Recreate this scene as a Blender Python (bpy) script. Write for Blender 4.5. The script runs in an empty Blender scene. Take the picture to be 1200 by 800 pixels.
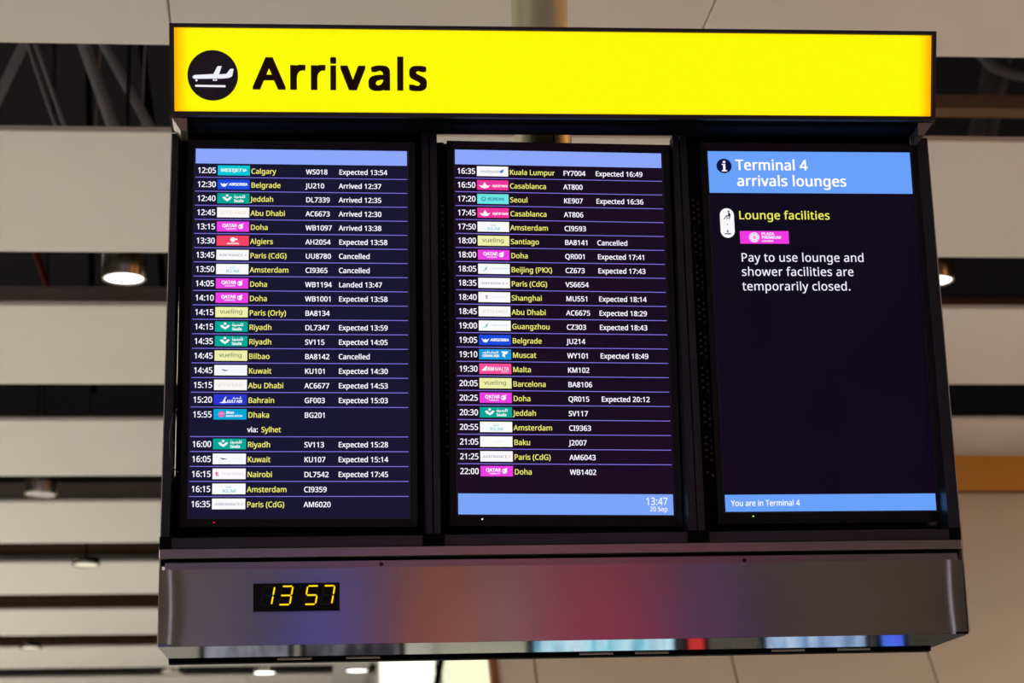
import bpy, bmesh, math, random
from mathutils import Matrix, Vector

C = bpy.context.scene.collection
R = math.radians
random.seed(4)

# ------------------------------------------------------------------ camera
YAW, PITCH, ROLL = -0.10335, 0.26803, 0.02532
cam_data = bpy.data.cameras.new('camera')
cam = bpy.data.objects.new('camera', cam_data)
C.objects.link(cam)
cam_data.sensor_width = 36.0
cam_data.lens = 80.23
cam_data.clip_start = 0.05
cam_data.clip_end = 200
CAM = Vector((-0.6625, -5.8612, 1.6))
cam.matrix_world = (Matrix.Translation(CAM) @ Matrix.Rotation(YAW, 4, 'Z') @ Matrix.Rotation(PITCH, 4, 'X')
                    @ Matrix.Rotation(ROLL, 4, 'Y') @ Matrix.Rotation(math.pi / 2, 4, 'X'))
cam_data.dof.use_dof = True
cam_data.dof.focus_distance = 6.15
cam_data.dof.aperture_fstop = 4.5
bpy.context.scene.camera = cam

# ------------------------------------------------------------------ world, exposure
world = bpy.data.worlds.new('hall_air')
bpy.context.scene.world = world
world.use_nodes = True
world.node_tree.nodes['Background'].inputs[0].default_value = (0.9, 0.85, 0.8, 1)
world.node_tree.nodes['Background'].inputs[1].default_value = 0.02
vs = bpy.context.scene.view_settings
vs.view_transform = 'Standard'
vs.look = 'None'
vs.exposure = 0.0
vs.gamma = 1.0
vs.use_curve_mapping = False

# ------------------------------------------------------------------ hall lighting (area lights added out of view in place of the hall's downlights)
def area(name, loc, sx, sy, watts, col, rot=(0, 0, 0)):
    l = bpy.data.lights.new(name, 'AREA')
    l.shape = 'RECTANGLE'; l.size = sx; l.size_y = sy
    l.energy = watts; l.color = col
    o = bpy.data.objects.new(name, l); C.objects.link(o)
    o.location = loc; o.rotation_euler = rot
    return o
NEUTRAL = (1.0, 0.945, 0.87)
WARM = (1.0, 0.80, 0.68)
area('hall_stand_in_light', (-7.5, 6.0, 5.1), 1.0, 8.0, 560, NEUTRAL)
area('hall_stand_in_light', (-9.0, 18.0, 5.1), 1.5, 12.0, 1850, NEUTRAL)
area('hall_stand_in_light', (9.5, 7.0, 5.1), 1.0, 8.0, 480, WARM)
area('hall_stand_in_light', (9.5, -4.0, 5.1), 1.0, 6.0, 200, WARM)
area('hall_stand_in_light', (-7.5, -5.0, 5.1), 1.0, 5.0, 330, NEUTRAL)
area('void_fill_light', (-8.5, 9.0, 8.9), 1.0, 22.0, 110, NEUTRAL)  # added out of view to brighten the beams seen through the slots
area('orange_sign_glow', (3.7, .5, 4.6), .5, .9, 16, (1.0, 0.36, 0.06), (0, R(90), 0))
area('shop_sign_glow', (7.5, 2.5, 3.9), 2.0, 1.2, 25, (1.0, 0.36, 0.06), (0, R(90), 0))

# ------------------------------------------------------------------ materials
def lin(c):
    r = []
    for v in c:
        v = v / 255.0
        r.append(v / 12.92 if v <= 0.04045 else ((v + 0.055) / 1.055) ** 2.4)
    return (r[0], r[1], r[2], 1.0)

MATS = {}
def mat(name, col=(128, 128, 128), rough=0.5, metal=0.0, emit=None, strength=1.0, noise=0.0, nscale=20.0, bump=0.0,
        spec=0.5, aniso=None, coat=0.0, stretch=(1, 1, 1), rnoise=0.0):
    if name in MATS:
        return MATS[name]
    m = bpy.data.materials.new(name); MATS[name] = m
    m.use_nodes = True
    nt = m.node_tree; N = nt.nodes; K = nt.links
    b = N['Principled BSDF']
    b.inputs['Base Color'].default_value = lin(col)
    b.inputs['Roughness'].default_value = rough
    b.inputs['Metallic'].default_value = metal
    b.inputs['Specular IOR Level'].default_value = spec
    if coat:
        b.inputs['Coat Weight'].default_value = coat
        b.inputs['Coat Roughness'].default_value = 0.15
    if emit is not None:
        b.inputs['Emission Color'].default_value = lin(emit)
        b.inputs['Emission Strength'].default_value = strength
    tc = N.new('ShaderNodeTexCoord'); mp = N.new('ShaderNodeMapping')
    mp.inputs['Scale'].default_value = stretch
    K.new(tc.outputs['Object'], mp.inputs['Vector'])
    nz = N.new('ShaderNodeTexNoise'); nz.inputs['Scale'].default_value = nscale; nz.inputs['Detail'].default_value = 4
    K.new(mp.outputs[0], nz.inputs['Vector'])
    if noise:
        mx = N.new('ShaderNodeMixRGB'); mx.blend_type = 'MULTIPLY'
        mx.inputs[0].default_value = 1.0
        mx.inputs[1].default_value = lin(col)
        rp = N.new('ShaderNodeMapRange')
        rp.inputs['To Min'].default_value = 1 - noise; rp.inputs['To Max'].default_value = 1 + noise
        K.new(nz.outputs[0], rp.inputs[0]); K.new(rp.outputs[0], mx.inputs[2])
        K.new(mx.outputs[0], b.inputs['Base Color'])
    if rnoise:
        rr = N.new('ShaderNodeMapRange')
        rr.inputs['To Min'].default_value = rough - rnoise; rr.inputs['To Max'].default_value = rough + rnoise
        K.new(nz.outputs[0], rr.inputs[0]); K.new(rr.outputs[0], b.inputs['Roughness'])
    if bump:
        bp = N.new('ShaderNodeBump'); bp.inputs['Strength'].default_value = bump; bp.inputs['Distance'].default_value = 0.002
        K.new(nz.outputs[0], bp.inputs['Height']); K.new(bp.outputs[0], b.inputs['Normal'])
    if aniso is not None:
        b.inputs['Anisotropic'].default_value = aniso[0]
        b.inputs['Anisotropic Rotation'].default_value = aniso[1]
        tg = N.new('ShaderNodeTangent'); tg.direction_type = 'RADIAL'; tg.axis = aniso[2]
        K.new(tg.outputs[0], b.inputs['Tangent'])
    return m

def glow(name, col, strength=1.0):
    """light-emitting ink of a lit display"""
    return mat('glow_' + name, (0, 0, 0), 0.35, emit=col, strength=strength, spec=0.15)

M_frame = mat('black_powder_coat', (22, 25, 38), 0.38, noise=0.2, nscale=60, bump=0.1)
M_frame_soft = mat('charcoal_rail', (34, 33, 42), 0.4, noise=0.15, nscale=80)
M_bezel = mat('monitor_plastic', (14, 14, 20), 0.4, spec=.25, noise=0.15, nscale=90)
M_void = mat('matt_black_plate', (6, 6, 8), 0.75, spec=.08, noise=0.2, nscale=40)
M_hole = mat('vent_hole_rim', (42, 42, 50), 0.4, noise=0.1)
M_steel = mat('brushed_steel', (176, 168, 164), 0.24, 1.0, noise=0.16, nscale=6, stretch=(1, 1, 160), rnoise=0.05, aniso=(1.0, 0.25, 'Z'))
M_rail = mat('brushed_rail', (165, 156, 152), 0.33, 1.0, noise=0.10, nscale=6, stretch=(1, 1, 200), aniso=(0.7, 0.25, 'Z'))
M_polish = mat('polished_steel', (104, 108, 116), 0.06, 1.0, noise=0.08, nscale=12)
M_edge = mat('side_sheet_steel', (205, 196, 184), 0.5, 0.0, noise=0.08, nscale=12)
M_pole = mat('pole_steel', (205, 200, 172), 0.42, 1.0, noise=0.22, nscale=9, stretch=(1, 1, .4), rnoise=0.1)
M_seam = mat('dark_seam', (24, 20, 18), 0.6, noise=0.1)
M_signframe = mat('sign_frame', (36, 30, 36), 0.4, noise=0.1)
M_bracket = mat('sign_bracket', (150, 135, 115), 0.35, 0.8, noise=0.15)
M_screw = mat('screw_head', (70, 66, 64), 0.3, 1.0, noise=0.1)
M_panel = mat('ceiling_paint', (226, 223, 217), 0.75, noise=0.035, nscale=1.3)
M_joint = mat('joint_shadow_gap', (120, 100, 70), 0.8, noise=0.1)
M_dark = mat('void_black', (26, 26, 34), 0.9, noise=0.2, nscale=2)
M_truss = mat('truss_paint', (172, 174, 182), 0.6, noise=0.15, nscale=3)
M_truss2 = mat('brown_beam_paint', (170, 132, 100), 0.6, noise=0.15, nscale=3)
M_red = mat('red_pipe_paint', (120, 24, 20), 0.5, noise=0.1)
M_orange = mat('orange_fascia', (226, 156, 52), 0.5, noise=0.08, nscale=1.5)
M_wall = mat('cream_cladding', (238, 224, 202), 0.6, noise=0.04, nscale=1.5)
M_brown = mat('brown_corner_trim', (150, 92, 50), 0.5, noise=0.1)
M_floor = mat('terrazzo_floor', (198, 195, 189), 0.35, noise=0.06, nscale=30)
M_hall = mat('hall_wall_paint', (70, 66, 64), 0.8, noise=0.05, nscale=2)
M_can = mat('downlight_can', (165, 160, 150), 0.25, 1.0, noise=0.08, nscale=8)
M_lens_on = mat('downlight_lens_lit', (255, 255, 255), 0.5, emit=(255, 253, 250), strength=4.0)
M_lens_off = mat('downlight_lens_unlit', (225, 222, 225), 0.35, noise=0.05)
M_lens_dim = mat('downlight_lens_dim', (235, 232, 215), 0.4, emit=(215, 212, 190), strength=0.75)
M_cable = mat('cable_rubber', (40, 42, 48), 0.35, noise=0.1)

def screen_mat(name, c_top, c_bot, h):
    """display background: back-lit black level, varied in soft patches between two colours"""
    m = mat(name, (3, 3, 4), 0.3, emit=c_top, strength=1.0, spec=0.25)
    nt = m.node_tree; N = nt.nodes; K = nt.links; b = N['Principled BSDF']
    tc = N.new('ShaderNodeTexCoord')
    nz = N.new('ShaderNodeTexNoise'); nz.inputs['Scale'].default_value = 2.2
    K.new(tc.outputs['Object'], nz.inputs['Vector'])
    rp = N.new('ShaderNodeValToRGB')
    rp.color_ramp.elements[0].position = 0.35; rp.color_ramp.elements[0].color = lin(c_top)
    rp.color_ramp.elements[1].position = 0.65; rp.color_ramp.elements[1].color = lin(c_bot)
    K.new(nz.outputs[0], rp.inputs[0]); K.new(rp.outputs[0], b.inputs['Emission Color'])
    return m
M_scr = [screen_mat('display_navy', (17, 17, 44), (20, 18, 48), 1), screen_mat('display_plum', (15, 7, 28), (24, 7, 32), 1),  # plum and indigo have purple reflections put into their glow colour
         screen_mat('display_indigo', (6, 4, 20), (10, 5, 26), 1)]

M_white = glow('white', (246, 242, 255), 1.1)
M_yellow = glow('yellow', (236, 232, 112))
M_divider = glow('divider', (128, 116, 226))
M_blue = [glow('bar_a', (140, 166, 250)), glow('bar_b', (122, 164, 248)), glow('bar_c', (104, 160, 250))]

def face_mat():
    """diffuser of the lightbox: brightest over the tubes, more orange where it nears the frame"""
    m = mat('yellow_diffuser', (120, 100, 0), 0.35, emit=(245, 245, 0), spec=0.2)
    nt = m.node_tree; N = nt.nodes; K = nt.links; b = N['Principled BSDF']
    tc = N.new('ShaderNodeTexCoord'); sp = N.new('ShaderNodeSeparateXYZ'); K.new(tc.outputs['Generated'], sp.inputs[0])
    def edge(out, size, lo, hi):
        a = N.new('ShaderNodeMath'); a.operation = 'SUBTRACT'; a.inputs[0].default_value = 1.0; K.new(out, a.inputs[1])
        mn = N.new('ShaderNodeMath'); mn.operation = 'MINIMUM'; K.new(out, mn.inputs[0]); K.new(a.outputs[0], mn.inputs[1])
        mu = N.new('ShaderNodeMath'); mu.operation = 'MULTIPLY'; mu.inputs[1].default_value = size; K.new(mn.outputs[0], mu.inputs[0])
        r = N.new('ShaderNodeMapRange'); r.inputs['From Min'].default_value = lo; r.inputs['From Max'].default_value = hi
        r.interpolation_type = 'SMOOTHERSTEP'
        K.new(mu.outputs[0], r.inputs[0]); return r.outputs[0]
    ex = edge(sp.outputs[0], 2.055, -0.015, 0.055)
    ez = edge(sp.outputs[2], 0.222, -0.014, 0.012)
    mm = N.new('ShaderNodeMath'); mm.operation = 'MULTIPLY'; K.new(ex, mm.inputs[0]); K.new(ez, mm.inputs[1])
    rp = N.new('ShaderNodeValToRGB')
    e = rp.color_ramp.elements
    e[0].position = 0.0; e[0].color = lin((255, 160, 0))
    e[1].position = 1.0; e[1].color = lin((246, 248, 0))
    x = e.new(0.45); x.color = lin((255, 214, 0))
    K.new(mm.outputs[0], rp.inputs[0]); K.new(rp.outputs[0], b.inputs['Emission Color'])
    return m
M_face = face_mat()

# ------------------------------------------------------------------ helpers
class MB:
    def __init__(s):
        s.v = []; s.f = []; s.mi = []; s.mats = []; s.smooth = []
    def _m(s, m):
        if m not in s.mats: s.mats.append(m)
        return s.mats.index(m)
    def add(s, verts, faces, m=None, smooth=False):
        o = len(s.v); s.v += [tuple(p) for p in verts]
        k = s._m(m)
        for f in faces:
            s.f.append([i + o for i in f]); s.mi.append(k); s.smooth.append(smooth)
        return s
    def box(s, x0, x1, y0, y1, z0, z1, m=None):
        return s.hexa([(x0, y0, z0), (x1, y0, z0), (x1, y1, z0), (x0, y1, z0), (x0, y0, z1), (x1, y0, z1), (x1, y1, z1), (x0, y1, z1)], m)
    def hexa(s, p, m=None):
        return s.add(p, [(0, 3, 2, 1), (4, 5, 6, 7), (0, 1, 5, 4), (1, 2, 6, 5), (2, 3, 7, 6), (3, 0, 4, 7)], m)
    def bbox(s, x0, x1, y0, y1, z0, z1, b, m=None):
        """box with bevelled edges"""
        bm = bmesh.new(); bmesh.ops.create_cube(bm, size=1)
        for v in bm.verts:
            v.co = Vector(((x0 + x1) / 2 + v.co.x * (x1 - x0), (y0 + y1) / 2 + v.co.y * (y1 - y0), (z0 + z1) / 2 + v.co.z * (z1 - z0)))
        bmesh.ops.bevel(bm, geom=bm.edges[:], offset=b, segments=2, affect='EDGES', profile=0.5)
        bm.verts.ensure_lookup_table()
        s.add([v.co[:] for v in bm.verts], [[v.index for v in f.verts] for f in bm.faces], m)
        bm.free(); return s
    def tube(s, pts, r, n=10, m=None, smooth=True, r2=None):
        pts = [Vector(p) for p in pts]; rings = []
        for i, p in enumerate(pts):
            d = (pts[min(i + 1, len(pts) - 1)] - pts[max(i - 1, 0)]).normalized()
            a = Vector((0, 0, 1)) if abs(d.z) < 0.9 else Vector((1, 0, 0))
            u = d.cross(a).normalized(); w = d.cross(u)
            rr = r if r2 is None else r + (r2 - r) * i / (len(pts) - 1)
            rings.append([p + (u * math.cos(2 * math.pi * k / n) + w * math.sin(2 * math.pi * k / n)) * rr for k in range(n)])
        v = [q for rg in rings for q in rg]; f = []
        for i in range(len(pts) - 1):
            for k in range(n):
                f.append((i * n + k, i * n + (k + 1) % n, (i + 1) * n + (k + 1) % n, (i + 1) * n + k))
        s.add(v, f, m, smooth)
        o = len(pts) - 1
        s.add(rings[0], [tuple(range(n))], m); s.add(rings[-1], [tuple(reversed(range(n)))], m)
        return s
    def disc(s, cx, cz, r, y, n=28, m=None, ry=None):
        ry = r if ry is None else ry
        s.add([(cx + r * math.cos(2 * math.pi * k / n), y, cz + ry * math.sin(2 * math.pi * k / n)) for k in range(n)], [tuple(range(n))], m); return s
    def poly(s, pts, y, m=None):
        s.add([(a, y, b) for a, b in pts], [tuple(range(len(pts)))], m); return s
    def rect(s, x0, x1, z0, z1, y, m=None):
        return s.poly([(x0, z0), (x1, z0), (x1, z1), (x0, z1)], y, m)
    def build(s, name, m=None, parent=None, loc=None):
        me = bpy.data.meshes.new(name)
        me.from_pydata(s.v, [], s.f)
        for k in s.mats: me.materials.append(k if k is not None else m)
        me.polygons.foreach_set('material_index', s.mi)
        me.polygons.foreach_set('use_smooth', s.smooth)
        me.update()
        o = bpy.data.objects.new(name, me); C.objects.link(o)
        if parent is not None: o.parent = parent
        if loc is not None: o.location = loc
        return o

def empty(name, loc=(0, 0, 0), rot=(0, 0, 0)):
    o = bpy.data.objects.new(name, None); C.objects.link(o)
    o.location = loc; o.rotation_euler = rot; o.empty_display_size = 0.1
    return o
def tag(o, label=None, cat=None, group=None, kind=None):
    if label: o['label'] = label
    if cat: o['category'] = cat
    if group: o['group'] = group
    if kind: o['kind'] = kind
    return o

# ------------------------------------------------------------------ lettering: glyph by glyph, flat ink
# each letter: advance, outline points (x, y in 1/1000 em, capitals 680 high), triangles
GLYPHS = {
" ":[248,[],[]],
"(":[286,[38,261,40,313,45,363,53,413,65,462,80,509,99,555,122,599,148,641,178,680,257,680,216,618,183,553,157,483,138,410,127,337,123,262,125,213,130,165,138,116,150,69,165,22,183,-23,204,-67,229,-110,256,-150,178,-150,148,-112,122,-71,99,-28,80,17,65,63,53,111,45,161,40,210],[8,10,9,8,11,10,7,11,8,7,12,11,6,12,7,5,12,6,5,13,12,4,13,5,4,14,13,3,14,4,2,14,3,2,15,14,1,15,2,1,16,15,0,16,1,0,17,16,34,17,0,34,18,17,33,18,34,33,19,18,32,19,33,32,20,19,31,20,32,31,21,20,30,21,31,30,22,21,29,22,30,29,23,22,28,23,29,28,24,23,27,24,28,27,25,24,26,25,27]],
")":[286,[248,261,246,210,241,161,233,111,221,63,206,17,187,-28,165,-71,138,-112,108,-150,30,-150,57,-110,82,-67,103,-23,121,22,136,69,148,116,156,165,161,213,163,262,161,312,156,361,148,410,136,459,121,506,103,552,81,597,57,640,29,680,108,680,138,641,165,599,187,555,206,509,221,462,233,413,241,363,246,313],[27,29,28,27,30,29,27,31,30,26,31,27,26,32,31,25,32,26,25,33,32,24,33,25,24,34,33,23,34,24,23,35,34,22,35,23,22,36,35,21,36,22,21,37,36,20,37,21,20,0,37,19,0,20,18,0,19,18,1,0,17,1,18,17,2,1,16,2,17,16,3,2,15,3,16,15,4,3,14,4,15,14,5,4,13,5,14,13,6,5,12,6,13,12,7,6,11,7,12,11,8,7,10,8,11,10,9,8]],
".":[255,[69,51,70,73,76,89,86,101,98,109,112,114,127,115,142,114,157,109,169,101,179,89,185,73,187,51,185,31,179,14,169,2,157,-7,142,-12,127,-13,112,-12,98,-7,86,2,76,14,70,31],[5,7,6,4,7,5,4,8,7,3,8,4,3,9,8,2,9,3,2,10,9,1,10,2,1,11,10,0,11,1,0,12,11,23,12,0,23,13,12,22,13,23,22,14,13,21,14,22,21,15,14,20,15,21,20,16,15,20,17,16,19,17,20,19,18,17]],
"0":[545,[498,341,497,288,493,239,486,193,476,152,463,116,446,83,426,56,403,33,376,14,345,1,310,-7,271,-10,224,-5,181,9,145,32,115,64,90,105,71,153,57,209,49,271,47,341,49,411,57,474,69,530,87,578,111,617,141,649,177,672,221,686,271,690,319,686,362,672,398,649,429,617,454,578,473,530,487,474,495,411,130,341,132,282,137,230,144,186,155,148,170,117,189,93,212,76,239,65,271,62,303,65,331,75,354,92,373,116,388,147,399,185,407,230,412,282,413,341,412,400,407,451,399,496,388,533,373,564,354,588,331,605,303,616,271,619,239,616,212,605,189,588,170,564,155,533,144,496,137,451,132,400],[29,31,30,28,31,29,28,32,31,27,32,28,27,33,32,26,33,27,26,66,33,66,34,33,26,67,66,65,34,66,25,67,26,65,35,34,64,35,65,25,68,67,25,69,68,63,35,64,25,70,69,62,35,63,62,36,35,24,70,25,24,71,70,61,36,62,24,72,71,60,36,61,23,72,24,60,37,36,23,73,72,59,37,60,22,73,23,59,38,37,22,74,73,58,38,59,21,74,22,58,0,38,21,39,74,57,0,58,20,39,21,20,40,39,56,0,57,56,1,0,56,2,1,20,41,40,55,2,56,19,41,20,55,3,2,19,42,41,54,3,55,18,42,19,54,4,3,18,43,42,53,4,54,17,43,18,53,5,4,17,44,43,52,5,53,17,45,44,51,5,52,51,6,5,16,45,17,16,46,45,50,6,51,50,7,6,16,47,46,49,7,50,16,48,47,48,7,49,15,48,16,15,7,48,15,8,7,15,9,8,14,9,15,14,10,9,13,10,14,13,11,10,12,11,13]],
"1":[545,[338,0,256,0,256,475,256,493,256,508,257,522,257,534,258,546,258,558,259,569,259,580,260,592,250,583,241,574,232,567,223,559,213,550,201,540,129,481,85,537,269,680,338,680],[19,21,20,19,11,21,11,0,21,19,12,11,10,0,11,19,13,12,9,0,10,19,14,13,8,0,9,19,15,14,19,16,15,7,0,8,19,17,16,6,0,7,19,18,17,5,0,6,4,0,5,3,0,4,2,0,3,1,0,2]],
"2":[545,[495,0,46,0,46,70,224,250,256,283,285,313,310,341,332,367,350,394,364,420,374,446,380,474,382,504,378,538,367,567,349,589,324,605,295,615,262,618,230,616,201,610,175,601,150,588,124,572,98,553,53,610,72,624,91,638,112,650,134,662,157,671,181,679,207,685,234,688,262,690,302,687,339,680,371,668,400,651,423,630,442,605,456,577,465,544,468,509,465,474,458,440,446,409,429,378,409,347,385,317,357,286,327,254,293,220,151,80,151,76,495,76],[33,35,34,32,35,33,32,36,35,31,36,32,31,37,36,30,37,31,29,37,30,29,38,37,28,38,29,28,39,38,27,39,28,26,39,27,26,18,39,18,40,39,25,18,26,25,19,18,17,40,18,25,20,19,16,40,17,25,21,20,24,23,25,23,22,25,22,21,25,16,41,40,15,41,16,14,41,15,14,42,41,13,42,14,13,43,42,12,43,13,12,44,43,11,44,12,10,44,11,10,45,44,9,45,10,9,46,45,8,46,9,8,47,46,7,47,8,7,48,47,6,48,7,6,49,48,5,49,6,5,50,49,4,50,5,4,51,50,3,51,4,3,52,51,2,52,3,2,53,52,2,54,53,2,55,54,2,0,55,1,0,2]],
"3":[545,[470,521,468,492,462,466,452,442,439,421,423,403,403,388,381,375,356,365,329,358,329,354,379,344,419,327,450,303,473,272,486,236,490,193,487,155,478,120,463,88,441,60,413,36,378,16,336,2,286,-7,230,-10,195,-9,162,-6,130,-1,100,5,71,15,43,28,43,106,72,93,103,82,135,73,168,66,200,62,230,61,286,65,330,77,362,97,385,123,398,156,403,195,400,222,393,245,380,264,363,280,342,293,315,303,285,310,250,314,212,315,147,315,147,387,213,387,249,388,280,394,307,403,330,415,349,430,364,448,375,468,382,491,384,515,380,546,369,571,350,592,326,607,295,616,260,619,237,618,215,616,194,612,175,607,157,600,140,592,123,583,106,573,89,562,47,619,73,637,103,654,137,669,174,680,215,687,259,690,324,684,377,668,418,642,446,607,464,567],[86,88,87,85,88,86,85,89,88,84,89,85,83,89,84,83,90,89,82,90,83,82,91,90,81,71,82,71,91,82,80,79,81,79,78,81,78,77,81,77,76,81,76,75,81,75,74,81,74,73,81,73,72,81,72,71,81,70,91,71,69,91,70,69,92,91,68,92,69,67,92,68,66,92,67,66,0,92,65,0,66,65,1,0,64,1,65,64,2,1,63,2,64,62,2,63,62,3,2,61,3,62,61,4,3,60,4,61,60,5,4,59,5,60,59,6,5,58,6,59,57,6,58,56,6,57,56,7,6,54,56,55,54,7,56,54,8,7,54,9,8,54,10,9,54,11,10,54,12,11,54,53,12,53,52,12,52,13,12,51,13,52,50,13,51,49,13,50,49,14,13,48,14,49,47,14,48,47,15,14,46,15,47,45,15,46,45,16,15,44,16,45,43,16,44,43,17,16,42,17,43,42,18,17,41,18,42,41,19,18,31,33,32,40,19,41,31,34,33,40,20,19,31,35,34,39,20,40,31,36,35,31,37,36,38,20,39,31,38,37,31,20,38,31,21,20,31,22,21,30,22,31,30,23,22,29,23,30,28,23,29,28,24,23,27,24,28,26,24,27,26,25,24]],
"4":[545,[526,154,427,154,427,0,346,0,346,154,20,154,20,226,340,684,427,684,427,230,526,230,346,444,346,460,346,475,346,489,347,502,347,515,348,528,348,540,349,551,349,562,349,573,350,584,350,594,347,594,341,582,335,569,328,555,320,542,313,530,306,520,102,230,346,230],[6,24,7,24,8,7,24,23,8,23,9,8,6,25,24,22,9,23,21,9,22,6,26,25,20,9,21,6,27,26,19,9,20,6,28,27,18,9,19,6,29,28,17,9,18,6,30,29,16,9,17,6,31,30,15,9,16,14,9,15,13,9,14,12,9,13,11,9,12,32,9,11,6,32,31,6,9,32,6,10,9,6,0,10,5,0,6,4,0,5,3,1,4,1,0,4,3,2,1]],
"5":[545,[262,417,306,414,347,407,383,393,415,375,441,352,462,325,478,294,487,258,490,217,487,172,477,132,460,96,437,64,408,38,373,18,332,3,287,-7,236,-10,202,-8,169,-5,138,0,108,7,83,17,60,28,60,107,84,94,112,83,143,74,176,67,207,63,237,62,269,64,299,69,325,78,348,90,368,106,384,126,395,150,402,177,405,209,400,250,387,284,364,311,331,331,288,343,234,347,216,346,195,345,173,342,152,339,134,336,118,332,76,359,102,680,443,680,443,604,173,604,157,407,169,409,184,411,201,413,220,415,240,417],[53,57,54,57,55,54,57,56,55,53,58,57,63,1,0,62,1,63,61,1,62,61,2,1,60,2,61,59,2,60,58,2,59,53,2,58,53,3,2,53,4,3,53,5,4,52,51,53,51,50,53,50,49,53,49,48,53,48,47,53,47,46,53,46,5,53,46,45,5,45,6,5,44,6,45,43,6,44,43,7,6,42,7,43,42,8,7,41,8,42,41,9,8,40,9,41,40,10,9,39,10,40,38,10,39,38,11,10,37,11,38,37,12,11,36,12,37,24,26,25,35,12,36,35,13,12,24,27,26,34,13,35,24,28,27,33,13,34,24,29,28,32,13,33,24,30,29,32,14,13,31,14,32,24,31,30,24,14,31,24,15,14,23,15,24,23,16,15,22,16,23,21,16,22,21,17,16,20,17,21,19,17,20,19,18,17]],
"6":[545,[52,290,53,330,56,368,60,407,67,444,77,480,89,515,104,547,122,578,144,605,169,630,199,650,233,667,271,680,315,687,364,690,378,689,392,689,408,688,423,686,436,684,448,681,448,610,436,613,423,616,409,618,395,620,380,621,366,621,324,619,288,611,256,599,229,583,206,563,187,539,172,512,160,483,150,451,144,418,139,382,136,346,142,346,152,360,164,374,178,387,194,398,211,407,231,415,253,421,277,425,303,426,341,423,375,415,406,401,434,383,457,359,475,331,489,298,497,261,500,219,497,174,488,134,473,97,453,66,428,39,399,18,364,3,326,-6,284,-10,252,-8,222,-1,193,9,167,23,142,41,120,64,100,91,83,122,70,158,60,198,54,242,283,61,320,65,353,78,380,100,401,130,413,170,417,219,413,259,403,294,384,322,359,343,326,356,286,360,257,358,231,352,208,341,187,328,170,312,156,294,145,275,139,255,137,235,138,214,141,194,146,173,153,154,162,135,174,117,187,101,202,88,220,76,239,68,260,63],[14,16,15,14,17,16,14,18,17,14,19,18,13,19,14,13,20,19,13,21,20,13,22,21,12,23,13,23,22,13,11,25,12,25,24,12,24,23,12,10,27,11,27,26,11,26,25,11,9,29,10,29,28,10,28,27,10,9,30,29,9,31,30,8,31,9,8,32,31,8,33,32,7,33,8,7,34,33,6,34,7,6,35,34,5,35,6,5,36,35,5,37,36,4,37,5,4,38,37,3,38,4,49,51,50,48,51,49,48,52,51,47,52,48,3,39,38,46,52,47,46,53,52,45,53,46,2,39,3,45,54,53,44,54,45,43,54,44,43,55,54,2,40,39,42,92,43,92,55,43,1,40,2,41,93,42,93,92,42,91,55,92,91,56,55,41,94,93,90,56,91,41,95,94,1,41,40,1,95,41,89,56,90,1,96,95,89,57,56,0,96,1,0,97,96,88,57,89,0,98,97,88,58,57,0,99,98,87,58,88,79,99,0,79,100,99,87,59,58,86,59,87,79,101,100,78,101,79,78,102,101,85,59,86,85,60,59,78,103,102,77,103,78,77,104,103,85,61,60,77,105,104,84,61,85,76,105,77,76,106,105,76,107,106,84,62,61,83,62,84,75,107,76,75,108,107,75,109,108,82,62,83,82,63,62,74,109,75,74,110,109,81,63,82,74,111,110,74,112,111,81,64,63,80,64,81,73,112,74,73,80,112,73,64,80,72,64,73,72,65,64,71,65,72,71,66,65,70,66,71,70,67,66,69,67,70,69,68,67]],
"7":[545,[130,0,409,604,42,604,42,680,498,680,498,615,222,0],[2,4,3,2,5,4,2,1,5,1,6,5,0,6,1]],
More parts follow.
